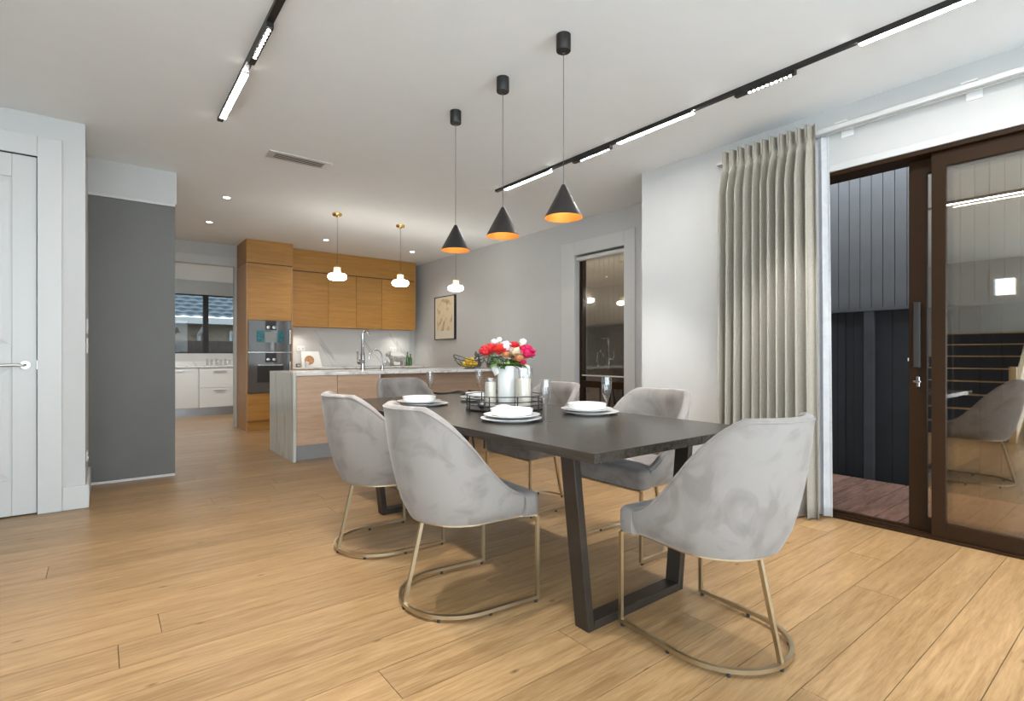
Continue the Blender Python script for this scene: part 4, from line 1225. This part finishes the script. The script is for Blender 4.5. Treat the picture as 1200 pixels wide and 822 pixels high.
# ------------------------------------------------------------------ table settings
SET = [(1.72, 3.235, 0.06), (1.72, 2.20, -0.04), (2.255, 2.165, 0.03), (2.24, 3.25, 0.0)]
WHO = ['open side near the kitchen end', 'open side near the sliding door end', 'window side near the sliding door end', 'window side near the kitchen end']
GL = [(1.975, 3.54), (1.81, 2.03), (2.26, 2.015), (2.40, 3.50)]
for i, (x_, y_, o_) in enumerate(SET):
    s = MB().lathe([(0.001, 0.004), (0.10, 0.004), (0.10, 0.0), (0.112, 0.0), (0.115, 0.005), (0.16, 0.012), (0.162, 0.015), (0.158, 0.016), (0.11, 0.010), (0.001, 0.009)], 40).build('charger_plate', 'porcelain_grey', None, smooth=40, loc=(x_ + 0.5 * o_, y_ - 0.02, TZ))
    tag(s, 'pale grey charger plate, ' + WHO[i] + ' of table', 'plate', 'charger plates')
    z1_ = TZ + 0.0165
    s = MB().lathe([(0.001, 0.003), (0.085, 0.003), (0.085, 0.0), (0.095, 0.0), (0.108, 0.006), (0.150, 0.016), (0.152, 0.019), (0.148, 0.0195), (0.106, 0.011), (0.001, 0.008)], 40).build('dinner_plate', 'porcelain', None, smooth=40, loc=(x_, y_, z1_ - 0.005))
    tag(s, 'white dinner plate between charger and bowl, ' + WHO[i], 'plate', 'white dinner plates')
    s = MB().lathe([(0.001, 0.004), (0.08, 0.004), (0.08, 0.0), (0.095, 0.0), (0.108, 0.007), (0.115, 0.034), (0.115, 0.037), (0.110, 0.036), (0.103, 0.011), (0.001, 0.008)], 40).build('soup_bowl', 'porcelain', None, smooth=40, loc=(x_, y_, z1_ + 0.0065))
    tag(s, 'white straight-sided bowl on dinner plate, ' + WHO[i], 'bowl', 'white bowls')
    gx, gy = GL[i]
    g = thing('champagne_flute', 'clear champagne flute, ' + WHO[i] + ' of table', 'glass', (gx, gy, TZ), group='champagne flutes')
    MB().lathe([(0.001, 0.0), (0.033, 0.0), (0.033, 0.002), (0.006, 0.006), (0.001, 0.007)], 24).build('foot', 'drinkware', g, smooth=True)
    MB().tube([(0, 0, 0.006), (0, 0, 0.085)], 0.0038, 8).build('stem', 'drinkware', g, smooth=True)
    MB().lathe([(0.003, 0.083), (0.014, 0.097), (0.024, 0.125), (0.0285, 0.16), (0.0285, 0.185), (0.026, 0.218), (0.0248, 0.218), (0.027, 0.185), (0.027, 0.16), (0.0225, 0.126), (0.012, 0.099), (0.002, 0.088)], 24).build('cup', 'drinkware', g, smooth=True)

# wire tray
TRX, TRY, TRR = 2.02, 2.66, 0.245
tray = thing('wire_tray', 'round black wire tray in middle of dining table', 'tray', (TRX, TRY, TZ))
MB().lathe([(0.001, 0.006), (TRR, 0.006), (TRR, 0.012), (0.001, 0.012)], 48).build('base', 'black_metal', tray, smooth=40)
for zz in (0.036, 0.06, 0.092):
    MB().tube([(TRR * math.cos(2 * PI * k / 48), TRR * math.sin(2 * PI * k / 48), zz) for k in range(48)], 0.0032, 6, closed=True).build('ring', 'black_wire', tray, smooth=True)
for k in range(9):
    a = 2 * PI * k / 9 + 0.2
    MB().tube([(TRR * math.cos(a), TRR * math.sin(a), 0.0), (TRR * math.cos(a), TRR * math.sin(a), 0.094)], 0.0038, 6).build('upright', 'black_wire', tray, smooth=True)
ZT = TZ + 0.012


def hurricane(loc, r, h, ch, label):
    g = thing('hurricane_vase', 'clear glass ' + label + ' candle holder in wire tray', 'candle holder', loc, group='glass candle holders in the tray')
    MB().lathe([(0.001, 0.0), (r, 0.0), (r, h), (r - 0.0025, h), (r - 0.0025, 0.006), (0.001, 0.006)], 32).build('cylinder', 'drinkware', g, smooth=40)
    cnd = thing('pillar_candle', 'ivory pillar candle inside ' + label + ' glass holder', 'candle', (loc[0], loc[1], loc[2] + 0.0065), group='pillar candles in the tray')
    rc = r * 0.8
    MB().lathe([(0.001, 0), (rc, 0), (rc, ch), (rc - 0.004, ch + 0.002), (rc * 0.7, ch - 0.006), (0.001, ch - 0.008)], 28).build('wax', 'candle_wax', cnd, smooth=40)
    MB().tube([(0, 0, ch - 0.009), (0.001, 0, ch + 0.008)], 0.0012, 5).build('wick', 'frame_black', cnd)


hurricane((1.945, 2.71, ZT), 0.042, 0.185, 0.150, 'shorter')
hurricane((2.05, 2.507, ZT), 0.058, 0.25, 0.178, 'taller')
nk = thing('folded_napkin', 'small folded white napkin lying in wire tray', 'napkin', (1.925, 2.545, ZT))
MB().grid([[(0.075 * u_, 0.05 * v_, 0.002 + 0.028 * (1 - u_ * u_) * (1 - 0.4 * v_ * v_)) for u_ in [-1 + i / 5 for i in range(11)]] for v_ in [-1 + j / 4 for j in range(9)]]).build('cloth', 'petal_white', nk, smooth=True, solid=0.003)
bs = thing('stone_ball', 'small grey polished ball lying in wire tray', 'ornament', (1.85, 2.67, ZT))
MB().ball((0, 0, 0.026), 0.026, 16, 10).build('ball', 'pewter', bs, smooth=True)

# white pitcher with flowers
VX, VY = 2.06, 2.672
pt = thing('white_pitcher', 'white ceramic pitcher vase holding the flowers', 'vase', (VX, VY, ZT), math.radians(-38))
prof = [(0.001, 0), (0.062, 0), (0.066, 0.006), (0.069, 0.08), (0.071, 0.17), (0.068, 0.215), (0.070, 0.245), (0.074, 0.262), (0.070, 0.262), (0.064, 0.24), (0.062, 0.2), (0.064, 0.1), (0.058, 0.012), (0.001, 0.01)]
MB().lathe(prof, 36).build('body', 'porcelain', pt, smooth=50)
MB().tube([(-0.06, 0, 0.215), (-0.085, 0, 0.25), (-0.108, 0, 0.285)], [0.034, 0.026, 0.010], 12).build('spout', 'porcelain', pt, smooth=True)
MB().tube([(0.066, 0, 0.24), (0.10, 0, 0.268), (0.128, 0, 0.255), (0.135, 0, 0.215), (0.118, 0, 0.165), (0.07, 0, 0.135)], 0.011, 10).build('handle', 'porcelain', pt, smooth=True)


def petals(b_, c_, r_, n_, layers, rg, up=0.6):
    """cupped petals in layers round a bloom centre"""
    for l_ in range(layers):
        f = (l_ + 1) / layers
        k_ = max(3, int(n_ * (0.5 + 0.5 * f)))
        for q in range(k_):
            a = 2 * PI * (q + 0.5 * l_) / k_ + rg.uniform(-0.2, 0.2)
            tilt = (1 - f) * 1.25 + 0.12 + rg.uniform(-0.1, 0.1)
            ca, sa = math.cos(a), math.sin(a)
            w_ = r_ * (0.45 + 0.25 * f)
            rows = []
            for j in range(4):
                d_ = r_ * f * (j / 3) ** 0.8
                h_ = math.sin(tilt) * r_ * 0.95 * (j / 3)
                ww = w_ * (0.25 + 0.75 * math.sin(PI * (0.15 + 0.6 * j / 3)))
                rows.append([(c_[0] + ca * d_ * (1 - 0.15 * s_ * s_) - sa * ww * s_, c_[1] + sa * d_ * (1 - 0.15 * s_ * s_) + ca * ww * s_,
                              c_[2] + h_ * up + 0.12 * r_ * s_ * s_ - r_ * 0.25) for s_ in (-1, -0.5, 0, 0.5, 1)])
            b_.grid(rows)


def flower(name, label, dx, dy, dz, kind, mat, r_, seed, leaves=2):
    """dx along picture right, dz above pitcher rim, dy towards the viewer (in metres)"""
    rg = random.Random(seed)
    right, toward = Vector((C_, -S_, 0)), Vector((-S_, -C_, 0))
    base = Vector((VX, VY, ZT))
    top = right * dx + toward * dy + Vector((0, 0, 0.262 + dz))
    fl = thing(name, label, 'flower', base, group='flowers in the white pitcher')
    start = Vector((right * dx + toward * dy) * 0.12) + Vector((0, 0, 0.03))
    rimp = Vector((right * dx + toward * dy) * 0.42)
    if rimp.length > 0.048:
        rimp = rimp.normalized() * 0.048
    rimp += Vector((0, 0, 0.255))
    MB().tube([start, (start + rimp) / 2, rimp, rimp.lerp(top, 0.55) + Vector((0, 0, 0.012)), top], 0.0028, 6).build('stem', 'stem_green', fl, smooth=True)
    b_ = MB()
    if kind == 'rose':
        petals(b_, top, r_, 8, 4, rg, 0.9)
        b_.ball(top, r_ * 0.42, 10, 6)
        b_.build('bloom', mat, fl, smooth=60)
    elif kind == 'cluster':
        for q in range(26):
            th, zz_ = rg.uniform(0, 2 * PI), rg.uniform(-0.55, 1)
            rr_ = math.sqrt(1 - zz_ * zz_)
            cc = top + Vector((rr_ * math.cos(th), rr_ * math.sin(th), zz_ * 0.85)) * r_ * 0.78
            b_.ball(cc, r_ * 0.3, 7, 5, (1, 1, 0.85))
        b_.ball(top, r_ * 0.75, 10, 6)
        b_.build('bloom', mat, fl, smooth=60)
    else:
        b_.ball(top, r_, 14, 9, (1, 1, 0.85))
        for q in range(20):
            th, zz_ = rg.uniform(0, 2 * PI), rg.uniform(-0.3, 1)
            rr_ = math.sqrt(1 - zz_ * zz_)
            b_.ball(top + Vector((rr_ * math.cos(th), rr_ * math.sin(th), zz_ * 0.85)) * r_ * 0.9, r_ * 0.24, 6, 4)
        b_.build('bloom', mat, fl, smooth=60)
    for q in range(leaves):
        a = rg.uniform(0, 2 * PI)
        root = rimp.lerp(top, rg.uniform(0.25, 0.7))
        d_ = (Vector((math.cos(a), math.sin(a), rg.uniform(-0.2, 0.5)))).normalized()
        sd_ = d_.cross(Vector((0, 0, 1))).normalized()
        L_ = rg.uniform(0.055, 0.085)
        rows = []
        for j in range(7):
            f = j / 6
            w_ = 0.020 * math.sin(PI * min(1, f * 0.95 + 0.05)) ** 0.8 + 0.0008
            p_ = root + d_ * L_ * f - Vector((0, 0, 0.022 * f * f))
            rows.append([p_ - sd_ * w_ + Vector((0, 0, 0.004)), p_, p_ + sd_ * w_ + Vector((0, 0, 0.004))])
        MB().grid(rows).build('leaf', rg.choice(('leaf_dark', 'leaf_dark', 'leaf_light')), fl, smooth=True, solid=0.0008)
    return fl


flower('rose', 'large coral red rose at front of bouquet', -0.062, 0.05, 0.10, 'rose', 'petal_coral', 0.068, 1, 3)
flower('carnation', 'red carnation cluster at spout side of bouquet', -0.142, 0.03, 0.095, 'cluster', 'petal_red', 0.044, 2, 3)
flower('carnation', 'small red carnation between spout side cluster and coral rose', -0.115, 0.04, 0.115, 'cluster', 'petal_red', 0.034, 22, 2)
flower('carnation', 'crimson carnation cluster low at handle side of bouquet', 0.118, 0.05, 0.088, 'cluster', 'petal_crimson', 0.056, 3, 3)
flower('carnation', 'dark crimson small cluster hanging under crimson carnation', 0.092, 0.06, 0.022, 'cluster', 'petal_crimson', 0.026, 13, 3)
flower('rose', 'cream rose in middle of bouquet', 0.045, 0.07, 0.085, 'rose', 'petal_cream', 0.058, 4, 3)
flower('rose', 'peach rose beside crimson carnation', 0.068, 0.085, 0.045, 'rose', 'petal_peach', 0.044, 5, 3)
flower('rose', 'red-edged rose above cream rose', 0.035, 0.02, 0.125, 'rose', 'petal_red', 0.05, 6, 2)
flower('rose', 'cream rose behind crimson carnation', 0.08, -0.01, 0.12, 'rose', 'petal_cream', 0.045, 26, 2)
flower('hydrangea', 'pale lilac hydrangea behind coral rose', -0.01, 0.01, 0.118, 'cluster', 'petal_lilac', 0.05, 7, 2)
flower('rose', 'pale peach rose low between coral and cream roses', -0.01, 0.075, 0.068, 'rose', 'petal_peach', 0.042, 8, 3)
flower('pompom_flower', 'white round pompom flower left of its twin above coral rose', -0.09, -0.02, 0.155, 'ball', 'petal_white', 0.021, 9, 0)
flower('pompom_flower', 'white round pompom flower standing highest above coral rose', -0.06, -0.03, 0.168, 'ball', 'petal_white', 0.019, 10, 0)
flower('pompom_flower', 'white round pompom flower above crimson carnation', 0.095, -0.02, 0.155, 'ball', 'petal_white', 0.023, 11, 0)
flower('leaf_spray', 'green leaf spray hanging over spout of pitcher', -0.10, 0.06, 0.035, 'ball', 'leaf_dark', 0.012, 12, 12)
flower('leaf_spray', 'green leaf spray in middle of bouquet', 0.0, 0.085, 0.02, 'ball', 'leaf_light', 0.012, 14, 11)
flower('leaf_spray', 'green leaf spray at handle side of bouquet', 0.08, 0.05, 0.03, 'ball', 'leaf_light', 0.012, 15, 9)
